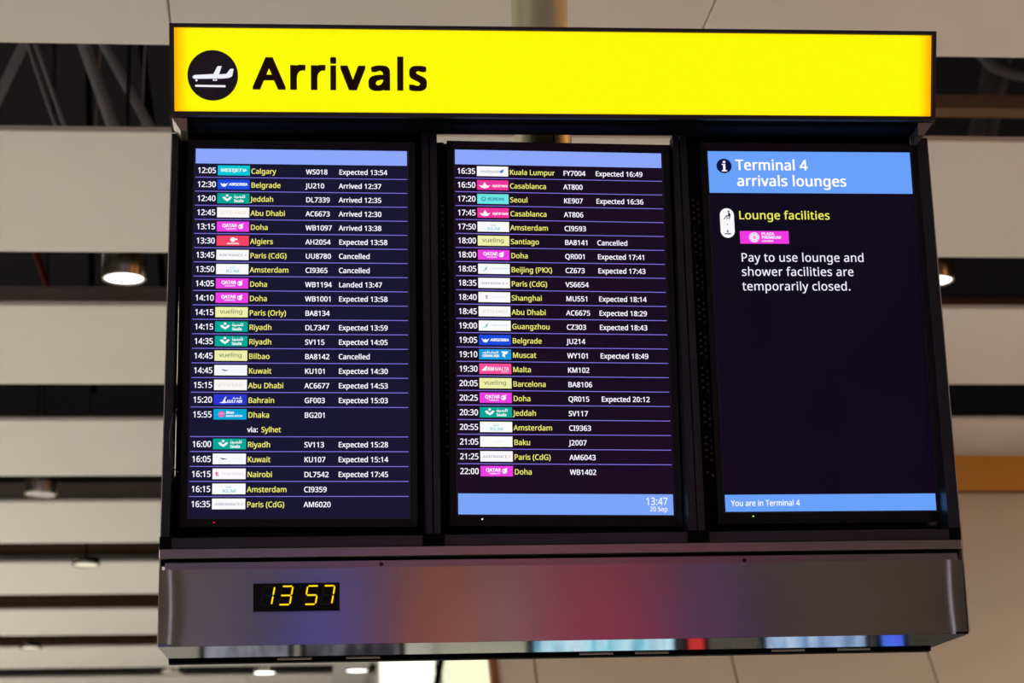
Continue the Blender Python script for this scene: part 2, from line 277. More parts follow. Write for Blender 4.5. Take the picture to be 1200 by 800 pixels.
"8":[545,[271,690,310,687,345,681,377,671,405,657,429,638,449,616,464,590,472,560,475,527,473,501,467,477,458,455,445,436,429,418,410,401,390,386,369,373,346,360,373,346,398,331,422,315,443,297,461,278,477,256,488,232,495,206,497,176,494,140,485,107,470,78,449,52,423,31,392,13,357,1,317,-7,274,-10,228,-7,186,0,150,12,119,29,93,50,73,75,58,104,50,137,47,173,49,203,55,230,66,254,81,276,98,296,118,313,140,329,163,343,188,355,166,369,146,383,127,399,110,416,96,434,84,454,76,476,70,501,69,528,72,561,80,590,95,616,115,638,139,656,168,670,199,681,234,687,129,172,132,141,144,114,164,90,192,72,228,61,272,57,315,61,350,72,379,90,399,114,411,142,415,175,413,197,407,216,398,234,384,250,368,265,348,279,326,292,300,304,272,315,257,321,231,309,207,296,187,282,169,267,155,251,143,234,135,216,130,195,270,622,238,619,209,611,184,597,166,577,154,553,150,524,152,502,158,482,167,465,180,450,195,436,212,424,232,413,253,403,275,392,297,402,317,413,335,424,351,436,365,450,377,465,385,483,391,502,392,524,389,553,378,577,359,597,334,611,305,619],[71,1,0,71,2,1,70,2,71,70,3,2,69,3,70,69,4,3,68,4,69,68,5,4,67,5,68,67,6,5,66,103,67,103,6,67,66,104,103,132,6,103,66,105,104,131,6,132,131,7,6,65,105,66,65,106,105,130,7,131,65,107,106,129,7,130,129,8,7,64,107,65,64,108,107,128,8,129,63,108,64,128,9,8,63,109,108,127,9,128,62,109,63,127,10,9,62,110,109,126,10,127,125,10,126,62,111,110,61,111,62,125,11,10,124,11,125,61,112,111,124,12,11,60,112,61,123,12,124,60,113,112,123,13,12,59,113,60,122,13,123,59,114,113,59,115,114,121,13,122,121,14,13,58,115,59,58,116,115,120,14,121,120,15,14,57,116,58,57,117,116,119,15,120,57,118,117,118,15,119,118,16,15,56,118,57,56,16,118,56,17,16,55,17,56,55,18,17,54,18,55,54,19,18,53,19,54,53,20,19,52,20,53,52,21,20,51,94,52,94,21,52,51,95,94,93,21,94,92,21,93,92,22,21,50,95,51,50,96,95,91,22,92,91,23,22,49,96,50,49,97,96,90,23,91,49,98,97,89,23,90,89,24,23,48,98,49,48,99,98,88,24,89,88,25,24,47,99,48,47,100,99,87,25,88,47,101,100,86,25,87,86,26,25,46,101,47,85,26,86,46,102,101,85,27,26,45,102,46,84,27,85,45,72,102,84,28,27,83,28,84,44,72,45,44,73,72,82,28,83,44,74,73,82,29,28,43,74,44,81,29,82,43,75,74,81,30,29,42,75,43,42,76,75,80,30,81,80,31,30,41,76,42,41,77,76,79,31,80,78,31,79,41,78,77,41,31,78,41,32,31,40,32,41,40,33,32,39,33,40,39,34,33,38,34,39,38,35,34,37,35,38,37,36,35]],
"9":[545,[495,390,494,351,492,312,487,274,480,236,471,200,459,165,444,133,426,102,404,75,378,50,348,30,314,13,276,0,232,-7,183,-10,169,-9,155,-8,139,-7,123,-5,109,-3,97,0,97,71,109,68,123,65,137,62,152,61,167,59,181,59,223,61,259,69,291,81,318,97,341,117,360,140,376,167,388,196,397,228,404,262,408,297,410,333,405,333,394,319,382,306,369,293,353,282,335,273,316,265,294,259,270,255,243,254,206,257,172,265,140,279,113,297,90,320,72,349,58,381,50,418,48,460,51,505,60,546,75,583,95,614,120,641,150,662,185,677,223,686,265,690,296,687,327,681,355,671,382,657,406,638,429,615,448,588,464,557,478,522,487,482,493,438,265,619,228,615,196,602,168,580,147,549,135,510,130,461,134,420,145,386,162,358,188,337,220,324,261,320,290,322,316,328,340,339,361,352,378,368,392,386,402,405,408,425,410,445,409,465,406,486,401,506,394,526,385,545,374,563,361,579,346,592,329,604,309,612,288,617],[67,69,68,67,70,69,66,70,67,66,71,70,65,71,66,65,72,71,64,72,65,64,73,72,63,73,64,63,80,73,80,74,73,63,81,80,112,74,80,111,74,112,111,75,74,63,82,81,62,82,63,110,75,111,109,75,110,62,83,82,108,75,109,108,76,75,61,83,62,61,84,83,107,76,108,106,76,107,106,77,76,61,85,84,60,85,61,105,77,106,104,77,105,104,78,77,60,86,85,103,78,104,59,86,60,102,78,103,102,79,78,101,79,102,59,87,86,58,87,59,100,79,101,100,0,79,99,0,100,58,88,87,57,88,58,98,0,99,98,1,0,57,89,88,97,1,98,56,89,57,96,1,97,56,90,89,95,1,96,95,40,1,40,2,1,55,90,56,94,41,95,41,40,95,55,91,90,94,42,41,39,2,40,93,42,94,55,92,91,92,42,93,54,92,55,54,42,92,54,43,42,39,3,2,54,44,43,53,44,54,38,3,39,53,45,44,53,46,45,52,46,53,38,4,3,52,47,46,51,47,52,51,48,47,37,4,38,51,49,48,50,49,51,37,5,4,36,5,37,36,6,5,35,6,36,34,6,35,34,7,6,33,7,34,33,8,7,32,8,33,32,9,8,31,9,32,30,9,31,30,10,9,21,23,22,29,10,30,21,24,23,21,25,24,21,26,25,28,10,29,21,27,26,21,28,27,21,10,28,21,11,10,21,12,11,21,13,12,21,14,13,20,14,21,19,14,20,18,14,19,18,15,14,17,15,18,16,15,17]],
":":[255,[69,459,70,481,76,498,86,510,98,517,112,522,127,524,142,522,157,517,169,510,179,498,185,481,187,459,185,438,179,422,169,410,157,401,142,396,127,394,112,396,98,401,86,410,76,422,70,438,69,51,70,73,76,89,86,101,98,109,112,114,127,115,142,114,157,109,169,101,179,89,185,73,187,51,185,31,179,14,169,2,157,-7,142,-12,127,-13,112,-12,98,-7,86,2,76,14,70,31],[29,31,30,28,31,29,28,32,31,27,32,28,27,33,32,26,33,27,26,34,33,25,34,26,25,35,34,24,35,25,24,36,35,47,36,24,47,37,36,46,37,47,46,38,37,45,38,46,45,39,38,44,39,45,44,40,39,44,41,40,43,41,44,43,42,41,5,7,6,4,7,5,4,8,7,3,8,4,3,9,8,2,9,3,2,10,9,1,10,2,1,11,10,0,11,1,0,12,11,23,12,0,23,13,12,22,13,23,22,14,13,21,14,22,21,15,14,20,15,21,20,16,15,19,16,20,19,17,16,18,17,19]],
"A":[609,[519,0,437,210,168,210,87,0,0,0,266,683,343,683,608,0,335,492,333,499,330,508,326,520,321,533,317,547,313,561,309,575,306,586,303,594,300,582,296,569,293,556,289,543,286,531,282,520,279,510,276,501,273,492,196,287,411,287],[4,6,5,4,17,6,17,7,6,4,18,17,16,7,17,15,7,16,4,19,18,14,7,15,4,20,19,13,7,14,4,21,20,12,7,13,4,22,21,11,7,12,4,23,22,4,24,23,10,7,11,4,25,24,9,7,10,4,26,25,8,7,9,4,27,26,28,7,8,4,2,27,2,28,27,2,1,28,1,7,28,4,3,2,0,7,1]],
"B":[619,[287,680,365,676,429,663,480,642,516,611,538,567,545,511,543,486,538,462,530,440,519,421,504,404,486,389,465,377,442,367,415,361,415,356,443,350,469,342,493,331,514,318,533,301,548,280,559,256,565,227,568,193,564,154,555,119,539,88,517,62,490,40,458,22,420,10,378,2,331,0,92,0,92,680,304,390,356,394,396,403,424,419,442,440,453,468,456,502,452,536,439,563,417,582,385,596,343,604,290,607,178,607,178,390,178,319,178,72,315,72,369,76,411,88,441,108,461,134,472,164,476,200,474,223,469,244,460,263,448,279,430,293,408,304,381,312,348,317,309,319],[35,50,36,50,0,36,50,1,0,50,2,1,50,3,2,50,4,3,50,49,4,49,48,4,48,5,4,35,51,50,47,5,48,46,5,47,45,5,46,45,6,5,44,6,45,43,6,44,43,7,6,42,7,43,42,8,7,41,8,42,41,9,8,41,10,9,40,10,41,40,11,10,39,11,40,39,12,11,38,12,39,37,12,38,35,52,51,52,37,51,52,12,37,52,13,12,52,14,13,52,15,14,52,16,15,52,17,16,52,18,17,52,19,18,52,69,19,69,20,19,35,53,52,68,20,69,68,21,20,67,21,68,66,21,67,65,21,66,65,22,21,64,22,65,64,23,22,63,23,64,62,23,63,62,24,23,61,24,62,61,25,24,60,25,61,59,25,60,59,26,25,58,26,59,58,27,26,57,27,58,57,28,27,56,28,57,56,29,28,55,29,56,54,29,55,35,54,53,35,29,54,35,30,29,35,31,30,35,32,31,35,33,32,35,34,33]],
"C":[602,[384,614,349,612,316,606,286,596,258,581,233,563,211,541,193,516,177,487,165,455,156,419,150,381,149,340,151,287,160,238,175,194,195,156,221,124,253,99,290,81,334,69,383,66,412,67,440,69,468,73,494,79,520,85,546,92,546,18,520,9,494,2,467,-3,438,-7,406,-9,370,-10,305,-5,247,10,197,33,155,66,120,107,93,155,74,211,62,273,58,341,60,391,68,438,80,482,96,523,117,559,142,592,172,621,206,645,245,664,287,678,334,687,385,690,419,688,453,685,486,679,517,671,546,661,572,650,538,577,516,586,493,595,468,603,442,609,413,613],[54,56,55,54,57,56,53,57,54,53,58,57,53,59,58,52,59,53,52,60,59,51,60,52,51,61,60,51,66,61,66,65,61,65,64,61,64,63,61,63,62,61,50,0,51,0,67,51,67,66,51,49,1,50,1,0,50,49,2,1,49,3,2,49,4,3,48,4,49,48,5,4,48,6,5,47,6,48,47,7,6,46,7,47,46,8,7,46,9,8,45,9,46,45,10,9,44,10,45,44,11,10,43,11,44,43,12,11,42,12,43,42,13,12,42,14,13,41,14,42,41,15,14,40,15,41,40,16,15,40,17,16,39,17,40,39,18,17,38,18,39,38,19,18,26,28,27,25,28,26,38,20,19,24,28,25,23,28,24,38,21,20,22,28,23,21,28,22,37,21,38,37,28,21,36,28,37,36,29,28,35,29,36,35,30,29,35,31,30,35,32,31,34,32,35,34,33,32]],
"D":[695,[637,347,632,275,618,211,595,155,562,108,522,69,473,39,417,17,353,4,282,0,92,0,92,680,302,680,367,676,427,663,480,642,526,613,565,575,596,530,619,477,633,416,547,344,543,401,533,450,517,492,494,528,464,557,429,579,388,594,341,604,290,607,178,607,178,73,270,73,355,81,424,104,478,141,516,194,539,262],[10,31,11,31,12,11,31,13,12,31,14,13,31,15,14,31,16,15,31,30,16,30,29,16,29,17,16,10,32,31,28,17,29,27,17,28,26,17,27,26,18,17,25,18,26,25,19,18,24,19,25,23,19,24,23,20,19,22,20,23,22,0,20,21,0,22,21,1,0,38,1,21,38,2,1,37,2,38,37,3,2,36,3,37,36,4,3,35,4,36,35,5,4,34,5,35,33,5,34,10,33,32,10,5,33,10,6,5,10,7,6,10,8,7,10,9,8]],
"E":[530,[472,0,92,0,92,680,472,680,472,605,178,605,178,392,455,392,455,318,178,318,178,75,472,75],[1,5,2,5,3,2,5,4,3,1,6,5,1,9,6,9,7,6,9,8,7,1,10,9,1,11,10,1,0,11]],
"F":[494,[178,0,92,0,92,680,472,680,472,605,178,605,178,364,454,364,454,289,178,289],[1,5,2,5,3,2,5,4,3,1,6,5,1,9,6,9,7,6,9,8,7,1,0,9]],
"G":[693,[388,359,623,359,623,26,586,15,549,6,511,-1,472,-6,430,-9,384,-10,317,-5,258,9,206,33,161,65,125,105,96,154,75,209,62,271,58,340,63,408,77,470,100,525,132,573,172,613,220,646,277,670,340,685,410,690,448,688,484,685,519,679,552,671,583,661,613,650,581,575,556,586,529,595,500,603,469,609,438,613,406,614,354,611,308,599,267,581,231,556,201,524,178,486,161,443,151,394,148,340,151,288,159,240,174,197,195,158,222,126,256,100,298,80,347,69,404,65,432,65,458,67,480,70,500,73,519,77,537,81,537,283,388,283],[25,27,26,25,28,27,25,29,28,24,29,25,24,30,29,24,31,30,23,31,24,23,32,31,23,37,32,37,36,32,36,35,32,35,34,32,34,33,32,22,39,23,39,38,23,38,37,23,22,40,39,21,40,22,21,41,40,21,42,41,21,43,42,20,43,21,20,44,43,19,44,20,19,45,44,19,46,45,18,46,19,18,47,46,17,47,18,17,48,47,65,1,0,65,64,1,64,2,1,16,48,17,16,49,48,16,50,49,63,2,64,15,50,16,15,51,50,14,51,15,14,52,51,14,53,52,13,53,14,13,54,53,12,54,13,12,55,54,62,2,63,12,56,55,61,2,62,60,2,61,59,2,60,12,57,56,58,2,59,57,2,58,11,57,12,11,2,57,10,2,11,10,3,2,10,4,3,9,4,10,9,5,4,9,6,5,8,6,9,8,7,6]],
"H":[706,[612,0,527,0,527,317,178,317,178,0,92,0,92,680,178,680,178,392,527,392,527,680,612,680],[5,7,6,5,8,7,9,11,10,9,0,11,5,3,8,3,9,8,3,2,9,2,0,9,5,4,3,1,0,2]],
"I":[323,[284,0,38,0,38,50,118,68,118,611,38,630,38,680,284,680,284,630,204,611,204,68,284,50],[5,7,6,5,8,7,4,8,5,4,9,8,3,9,4,3,10,9,2,10,3,2,11,10,1,11,2,1,0,11]],
"J":[260,[-4,-181,-18,-181,-32,-179,-44,-178,-55,-175,-65,-172,-74,-169,-74,-96,-64,-99,-53,-101,-42,-103,-30,-104,-18,-105,-6,-106,10,-105,25,-101,40,-96,53,-88,64,-77,74,-63,82,-45,86,-23,88,4,88,680,173,680,173,10,171,-31,164,-67,151,-98,135,-123,114,-144,90,-160,61,-172,30,-179],[22,24,23,22,25,24,22,26,25,21,26,22,20,26,21,20,27,26,19,27,20,18,27,19,18,28,27,17,28,18,16,28,17,6,8,7,15,28,16,15,29,28,6,9,8,6,10,9,14,29,15,6,11,10,6,12,11,13,29,14,6,13,12,6,29,13,6,30,29,6,31,30,6,32,31,5,32,6,5,33,32,4,33,5,3,33,4,2,33,3,2,0,33,1,0,2]],
"K":[590,[590,0,489,0,248,325,178,264,178,0,92,0,92,680,178,680,178,345,197,366,217,388,236,410,256,431,276,453,295,474,479,680,579,680,310,384],[5,7,6,5,8,7,14,16,15,14,17,16,13,17,14,12,17,13,11,17,12,10,17,11,9,17,10,9,2,17,2,0,17,8,2,9,5,3,8,3,2,8,1,0,2,5,4,3]],
"L":[499,[92,0,92,680,178,680,178,76,475,76,475,0],[0,2,1,0,3,2,0,4,3,0,5,4]],
"M":[864,[392,0,169,596,165,596,166,582,167,566,168,548,169,527,170,506,170,483,171,460,171,436,171,412,171,0,92,0,92,680,219,680,429,123,432,123,646,680,771,680,771,0,687,0,687,418,687,440,687,462,688,484,688,506,689,526,690,546,692,565,693,581,693,595,690,595,463,0],[13,2,14,2,15,14,2,1,15,1,16,15,17,32,18,32,19,18,32,31,19,31,20,19,13,3,2,0,16,1,17,33,32,30,20,31,13,4,3,29,20,30,13,5,4,28,20,29,13,6,5,27,20,28,13,7,6,26,20,27,13,8,7,25,20,26,24,20,25,13,9,8,23,20,24,13,10,9,22,20,23,13,11,10,21,20,22,13,12,11,0,17,16,0,33,17]],
"N":[724,[631,0,531,0,168,565,164,565,165,549,166,532,167,513,168,492,169,471,170,449,171,426,171,403,171,380,171,0,92,0,92,680,191,680,554,117,558,117,557,129,557,144,556,163,555,184,554,206,553,230,552,253,552,275,551,296,551,680,631,680],[14,3,15,3,16,15,3,2,16,2,17,16,27,29,28,27,0,29,14,4,3,1,17,2,14,5,4,14,6,5,14,7,6,14,8,7,14,9,8,14,10,9,14,11,10,14,12,11,14,13,12,26,0,27,25,0,26,24,0,25,23,0,24,22,0,23,21,0,22,20,0,21,19,0,20,18,0,19,1,18,17,1,0,18]],
"O":[744,[686,341,683,290,677,242,666,198,650,157,630,120,606,87,578,58,545,34,508,15,467,1,422,-7,372,-10,321,-7,275,2,233,16,196,35,163,59,135,87,111,120,92,157,77,198,67,243,60,291,58,342,62,409,73,470,92,525,119,573,154,614,197,647,247,671,306,686,373,690,438,686,495,671,545,647,587,614,622,574,650,525,670,470,682,408,149,341,151,286,159,237,172,193,191,155,216,123,246,98,282,80,324,68,372,65,421,68,463,80,499,98,528,123,553,155,571,193,585,237,593,286,595,341,589,420,572,488,542,542,499,583,443,607,373,615,325,612,283,601,246,582,216,557,191,526,172,488,159,444,151,395],[32,34,33,32,35,34,31,35,32,31,36,35,30,36,31,30,37,36,29,66,30,66,37,30,29,67,66,65,37,66,65,38,37,28,67,29,28,68,67,64,38,65,28,69,68,63,38,64,28,70,69,63,39,38,27,70,28,27,71,70,62,39,63,27,72,71,62,40,39,26,72,27,26,73,72,61,40,62,61,41,40,25,73,26,25,74,73,60,41,61,24,74,25,60,0,41,24,42,74,23,42,24,23,43,42,59,0,60,59,1,0,22,43,23,59,2,1,22,44,43,58,2,59,21,44,22,58,3,2,57,3,58,21,45,44,20,45,21,57,4,3,20,46,45,56,4,57,19,46,20,56,5,4,19,47,46,55,5,56,19,48,47,54,5,55,18,48,19,54,6,5,18,49,48,53,6,54,17,49,18,53,7,6,17,50,49,52,7,53,17,51,50,51,7,52,17,7,51,16,7,17,16,8,7,15,8,16,15,9,8,14,9,15,14,10,9,13,10,14,13,11,10,12,11,13]],
"P":[576,[272,680,353,674,418,657,467,628,501,588,521,539,528,480,526,452,521,426,514,400,503,375,488,352,469,330,445,312,417,296,385,282,347,273,304,267,256,265,178,265,178,0,92,0,92,680,265,607,178,607,178,338,247,338,287,340,323,344,354,352,380,363,402,378,418,396,430,419,437,445,439,476,434,516,420,549,397,574,364,592,320,603],[21,24,22,24,0,22,24,1,0,24,2,1,24,3,2,24,23,3,23,40,3,40,4,3,21,25,24,39,4,40,38,4,39,38,5,4,37,5,38,36,5,37,36,6,5,35,6,36,35,7,6,34,7,35,34,8,7,33,8,34,33,9,8,32,9,33,32,10,9,31,10,32,30,10,31,30,11,10,29,11,30,28,11,29,28,12,11,27,12,28,26,12,27,21,19,25,19,26,25,19,12,26,19,13,12,19,14,13,19,15,14,19,16,15,19,17,16,19,18,17,21,20,19]],
"Q":[744,[686,341,683,287,676,237,663,190,646,148,624,110,597,76,566,48,529,25,488,8,650,-162,528,-162,396,-9,392,-9,388,-9,384,-9,380,-9,376,-9,372,-10,321,-7,275,2,233,16,196,35,163,59,135,87,111,120,92,157,77,198,67,243,60,291,58,342,62,409,73,470,92,525,119,573,154,614,197,647,247,671,306,686,373,690,438,686,495,671,545,647,587,614,622,574,650,525,670,470,682,408,149,341,151,286,159,237,172,193,191,155,216,123,246,98,282,80,324,68,372,65,421,68,463,80,499,98,528,123,553,155,571,193,585,237,593,286,595,341,589,420,572,488,542,542,499,583,443,607,373,615,325,612,283,601,246,582,216,557,191,526,172,488,159,444,151,395],[38,40,39,38,41,40,37,41,38,37,42,41,36,42,37,36,43,42,35,72,36,72,43,36,35,73,72,71,43,72,71,44,43,34,73,35,34,74,73,70,44,71,34,75,74,69,44,70,34,76,75,69,45,44,33,76,34,33,77,76,68,45,69,33,78,77,68,46,45,32,78,33,32,79,78,67,46,68,67,47,46,31,79,32,31,80,79,66,47,67,30,80,31,66,0,47,30,48,80,29,48,30,29,49,48,65,0,66,65,1,0,28,49,29,65,2,1,28,50,49,64,2,65,27,50,28,63,2,64,27,51,50,63,3,2,26,51,27,26,52,51,62,3,63,62,4,3,25,52,26,25,53,52,61,4,62,61,5,4,25,54,53,60,5,61,24,54,25,60,6,5,24,55,54,59,6,60,23,55,24,23,56,55,58,6,59,58,7,6,23,57,56,57,7,58,23,7,57,22,7,23,22,8,7,21,8,22,21,9,8,20,9,21,20,12,9,12,10,9,19,12,20,18,14,19,14,13,19,13,12,19,11,10,12,18,15,14,18,16,15,18,17,16]],
"R":[592,[280,680,333,678,380,670,420,659,453,642,480,620,501,594,516,563,525,527,528,487,525,452,519,422,508,396,493,374,476,354,457,339,436,325,414,314,391,305,578,0,478,0,313,281,178,281,178,0,92,0,92,680,275,606,178,606,178,353,280,353,330,357,371,368,401,386,422,412,435,444,439,483,437,511,431,534,421,554,408,570,390,583,368,593,341,600,310,604],[24,27,25,27,0,25,27,1,0,27,2,1,27,3,2,27,4,3,27,5,4,27,26,5,26,43,5,43,6,5,24,28,27,42,6,43,41,6,42,41,7,6,40,7,41,39,7,40,38,7,39,38,8,7,37,8,38,36,8,37,36,9,8,35,9,36,35,10,9,34,10,35,34,11,10,33,11,34,33,12,11,32,12,33,32,13,12,31,13,32,31,14,13,30,14,31,29,14,30,29,15,14,24,22,28,22,29,28,22,15,29,22,16,15,22,17,16,22,18,17,22,21,18,21,19,18,24,23,22,20,19,21]],
"S":[523,[478,182,475,143,465,109,449,79,426,52,398,31,364,13,326,1,283,-7,235,-10,210,-9,186,-8,162,-6,140,-3,119,1,99,5,81,10,64,16,49,23,49,105,73,95,102,86,134,77,168,70,203,66,239,65,271,66,299,71,324,78,345,88,362,101,375,116,385,134,390,153,392,174,391,195,386,214,378,230,366,245,350,259,329,273,303,286,271,300,232,314,204,325,179,337,156,349,135,362,117,376,101,391,88,408,77,426,68,446,62,467,58,491,57,516,60,551,69,582,85,609,106,633,131,653,161,669,196,680,233,687,274,690,311,688,345,685,377,679,407,671,436,662,462,651,435,578,411,588,386,596,359,604,331,610,302,613,272,614,245,613,222,609,201,602,183,593,169,581,158,567,150,551,145,534,144,515,145,494,150,475,158,458,170,443,185,430,205,417,229,405,258,392,292,378,330,363,364,347,394,331,419,313,440,293,457,270,469,245,476,215],[63,65,64,63,66,65,62,66,63,62,67,66,61,67,62,61,68,67,61,69,68,60,69,61,60,70,69,59,70,60,59,76,70,76,75,70,75,74,70,74,73,70,73,72,70,72,71,70,58,77,59,77,76,59,58,78,77,58,79,78,57,79,58,57,80,79,57,81,80,57,82,81,56,82,57,56,83,82,56,84,83,56,85,84,55,85,56,55,86,85,54,86,55,54,87,86,54,88,87,53,88,54,53,89,88,52,89,53,52,90,89,51,90,52,51,91,90,51,92,91,50,92,51,50,93,92,49,93,50,49,94,93,49,95,94,48,95,49,48,96,95,47,96,48,47,97,96,46,97,47,45,97,46,45,98,97,44,98,45,44,99,98,43,99,44,42,99,43,42,100,99,41,100,42,41,101,100,40,101,41,39,101,40,39,102,101,38,102,39,37,102,38,37,103,102,36,103,37,36,0,103,35,0,36,34,0,35,34,1,0,33,1,34,32,1,33,32,2,1,31,2,32,30,2,31,30,3,2,18,20,19,29,3,30,18,21,20,28,3,29,18,22,21,28,4,3,27,4,28,18,23,22,26,4,27,18,24,23,25,4,26,18,25,24,18,4,25,18,5,4,18,6,5,17,6,18,16,6,17,16,7,6,15,7,16,14,7,15,13,7,14,13,8,7,12,8,13,11,8,12,11,9,8,10,9,11]],
"T":[530,[308,0,222,0,222,605,10,605,10,680,519,680,519,605,308,605],[3,5,4,3,6,5,2,6,3,1,7,2,7,6,2,1,0,7]],
"U":[696,[610,240,606,195,597,152,581,113,559,78,530,48,494,23,451,5,402,-6,345,-10,267,-2,203,21,152,60,115,110,93,171,86,242,86,680,171,680,171,239,176,188,191,145,216,110,250,85,295,70,350,65,388,67,422,75,450,87,473,104,492,125,507,149,517,177,523,207,525,240,525,680,610,680],[15,17,16,15,18,17,33,35,34,33,0,35,14,18,15,32,0,33,32,1,0,14,19,18,31,1,32,31,2,1,14,20,19,30,2,31,13,20,14,30,3,2,29,3,30,13,21,20,28,3,29,28,4,3,12,21,13,12,22,21,27,4,28,26,4,27,12,23,22,26,5,4,25,5,26,12,24,23,24,5,25,12,5,24,11,5,12,11,6,5,11,7,6,10,7,11,10,8,7,9,8,10]],
"V":[571,[571,680,329,0,243,0,0,680,90,680,243,244,250,226,256,208,261,190,266,174,270,157,275,141,279,126,282,111,286,95,289,111,293,126,297,142,301,158,306,174,311,191,317,209,322,227,329,246,481,680],[2,4,3,2,5,4,23,0,24,23,1,0,22,1,23,2,6,5,21,1,22,2,7,6,20,1,21,2,8,7,19,1,20,2,9,8,18,1,19,2,10,9,17,1,18,2,11,10,16,1,17,2,12,11,15,1,16,2,13,12,14,1,15,2,14,13,2,1,14]],
"W":[886,[873,680,692,0,606,0,473,446,470,459,466,473,462,487,458,500,455,514,451,527,448,539,446,550,443,560,441,568,440,575,439,580,438,575,437,568,436,560,434,550,431,539,429,527,425,514,422,500,419,486,415,472,411,457,407,443,278,0,191,0,11,680,101,680,207,265,210,250,214,236,217,221,220,207,223,193,226,180,229,166,231,153,233,140,235,127,237,115,239,103,241,116,243,129,245,142,248,155,250,169,253,183,257,198,260,212,264,227,268,241,271,255,275,270,395,680,484,680,609,267,613,252,617,237,621,222,625,208,628,193,631,179,634,165,637,152,640,139,642,126,644,114,646,103,648,119,650,136,653,153,657,171,661,189,665,208,669,227,674,246,679,266,784,680],[29,31,30,29,32,31,56,58,57,56,15,58,15,59,58,80,0,81,80,1,0,56,16,15,14,59,15,13,59,14,56,17,16,12,59,13,56,18,17,56,19,18,11,59,12,56,20,19,10,59,11,56,21,20,9,59,10,56,22,21,8,59,9,7,59,8,56,23,22,6,59,7,56,24,23,5,59,6,56,25,24,4,59,5,56,26,25,3,59,4,56,27,26,2,59,3,56,28,27,55,28,56,2,60,59,79,1,80,29,33,32,54,28,55,2,61,60,29,34,33,78,1,79,53,28,54,2,62,61,29,35,34,77,1,78,52,28,53,2,63,62,29,36,35,51,28,52,2,64,63,76,1,77,29,37,36,50,28,51,29,38,37,2,65,64,75,1,76,49,28,50,29,39,38,2,66,65,74,1,75,48,28,49,29,40,39,2,67,66,47,28,48,29,41,40,73,1,74,2,68,67,46,28,47,29,42,41,2,69,68,72,1,73,45,28,46,29,43,42,2,70,69,71,1,72,44,28,45,29,44,43,2,71,70,29,28,44,2,1,71]],
"X":[558,[554,0,457,0,277,295,94,0,4,0,230,354,18,680,113,680,280,413,448,680,538,680,328,356],[5,7,6,5,8,7,8,10,9,8,11,10,5,11,8,5,0,11,4,2,5,2,0,5,4,3,2,1,0,2]],
"Y":[539,[270,346,447,680,539,680,312,264,312,0,227,0,227,260,0,680,93,680],[6,8,7,6,0,8,0,2,1,0,3,2,6,3,0,6,4,3,5,4,6]],
"Z":[545,[508,0,36,0,36,65,394,604,48,604,48,680,498,680,498,615,140,76,508,76],[4,6,5,4,7,6,4,3,7,3,8,7,2,8,3,2,9,8,2,0,9,1,0,2]],
"a":[534,[274,519,331,514,377,501,412,478,437,445,452,402,457,348,457,0,396,0,380,72,376,72,361,55,346,40,331,26,315,15,297,6,278,-1,256,-6,232,-9,205,-10,175,-8,148,-2,122,7,100,19,80,36,65,57,53,81,46,110,44,142,50,189,70,228,104,260,151,283,213,298,289,305,375,308,375,338,372,376,363,406,348,427,327,440,301,449,270,451,243,450,218,446,193,440,170,431,147,422,126,412,100,475,124,487,150,497,179,506,210,513,242,518,299,247,242,242,198,231,167,216,147,196,135,171,130,141,133,115,142,94,157,78,176,67,198,60,224,58,265,62,300,74,331,94,355,122,370,159,374,204,374,250],[54,1,0,53,1,54,53,2,1,52,2,53,51,2,52,51,3,2,50,3,51,49,3,50,49,4,3,48,47,49,47,46,49,46,45,49,45,44,49,44,43,49,43,42,49,42,4,49,41,4,42,40,4,41,40,5,4,39,5,40,38,5,39,37,5,38,37,6,5,36,6,37,36,7,6,35,7,36,34,74,35,74,7,35,33,74,34,32,74,33,31,74,32,30,55,31,55,74,31,73,7,74,30,56,55,30,57,56,30,58,57,29,58,30,29,59,58,72,7,73,29,60,59,28,60,29,28,61,60,71,7,72,27,61,28,27,62,61,70,9,71,9,7,71,27,63,62,26,63,27,26,64,63,69,9,70,25,64,26,25,65,64,68,10,69,10,9,69,68,11,10,8,7,9,25,66,65,67,11,68,25,67,66,25,11,67,24,11,25,24,12,11,24,13,12,23,13,24,23,14,13,22,14,23,22,15,14,21,15,22,21,16,15,21,17,16,20,17,21,20,18,17,19,18,20]],
"b":[586,[165,548,165,527,164,506,163,487,162,470,161,455,160,443,165,443,181,463,201,481,225,497,253,509,285,517,323,519,382,512,433,490,476,453,508,401,527,336,533,255,530,200,522,151,507,109,487,72,463,43,433,20,400,4,363,-6,323,-10,285,-7,253,0,225,12,201,28,181,45,165,65,158,65,141,0,81,0,81,724,165,724,309,450,275,447,246,440,223,429,204,413,189,392,178,366,171,335,166,299,165,258,165,254,168,196,179,148,196,110,222,82,260,66,310,60,352,66,386,82,413,110,432,149,443,198,447,256,443,315,432,363,413,401,386,428,351,444],[37,39,38,37,0,39,37,1,0,37,2,1,12,14,13,11,14,12,11,15,14,10,15,11,37,3,2,9,15,10,9,16,15,37,4,3,8,16,9,37,5,4,7,40,8,40,16,8,37,6,5,40,67,16,67,17,16,7,41,40,7,42,41,66,17,67,37,7,6,37,46,7,46,45,7,45,44,7,44,43,7,43,42,7,65,17,66,65,18,17,64,18,65,37,47,46,63,18,64,63,19,18,37,48,47,62,19,63,37,49,48,37,50,49,61,19,62,61,20,19,37,51,50,61,21,20,60,21,61,37,52,51,60,22,21,59,22,60,37,53,52,58,22,59,37,35,53,35,54,53,58,23,22,57,23,58,35,55,54,57,24,23,56,24,57,35,34,55,34,56,55,37,36,35,33,56,34,33,24,56,32,24,33,32,25,24,31,25,32,31,26,25,30,26,31,30,27,26,29,27,30,29,28,27]],
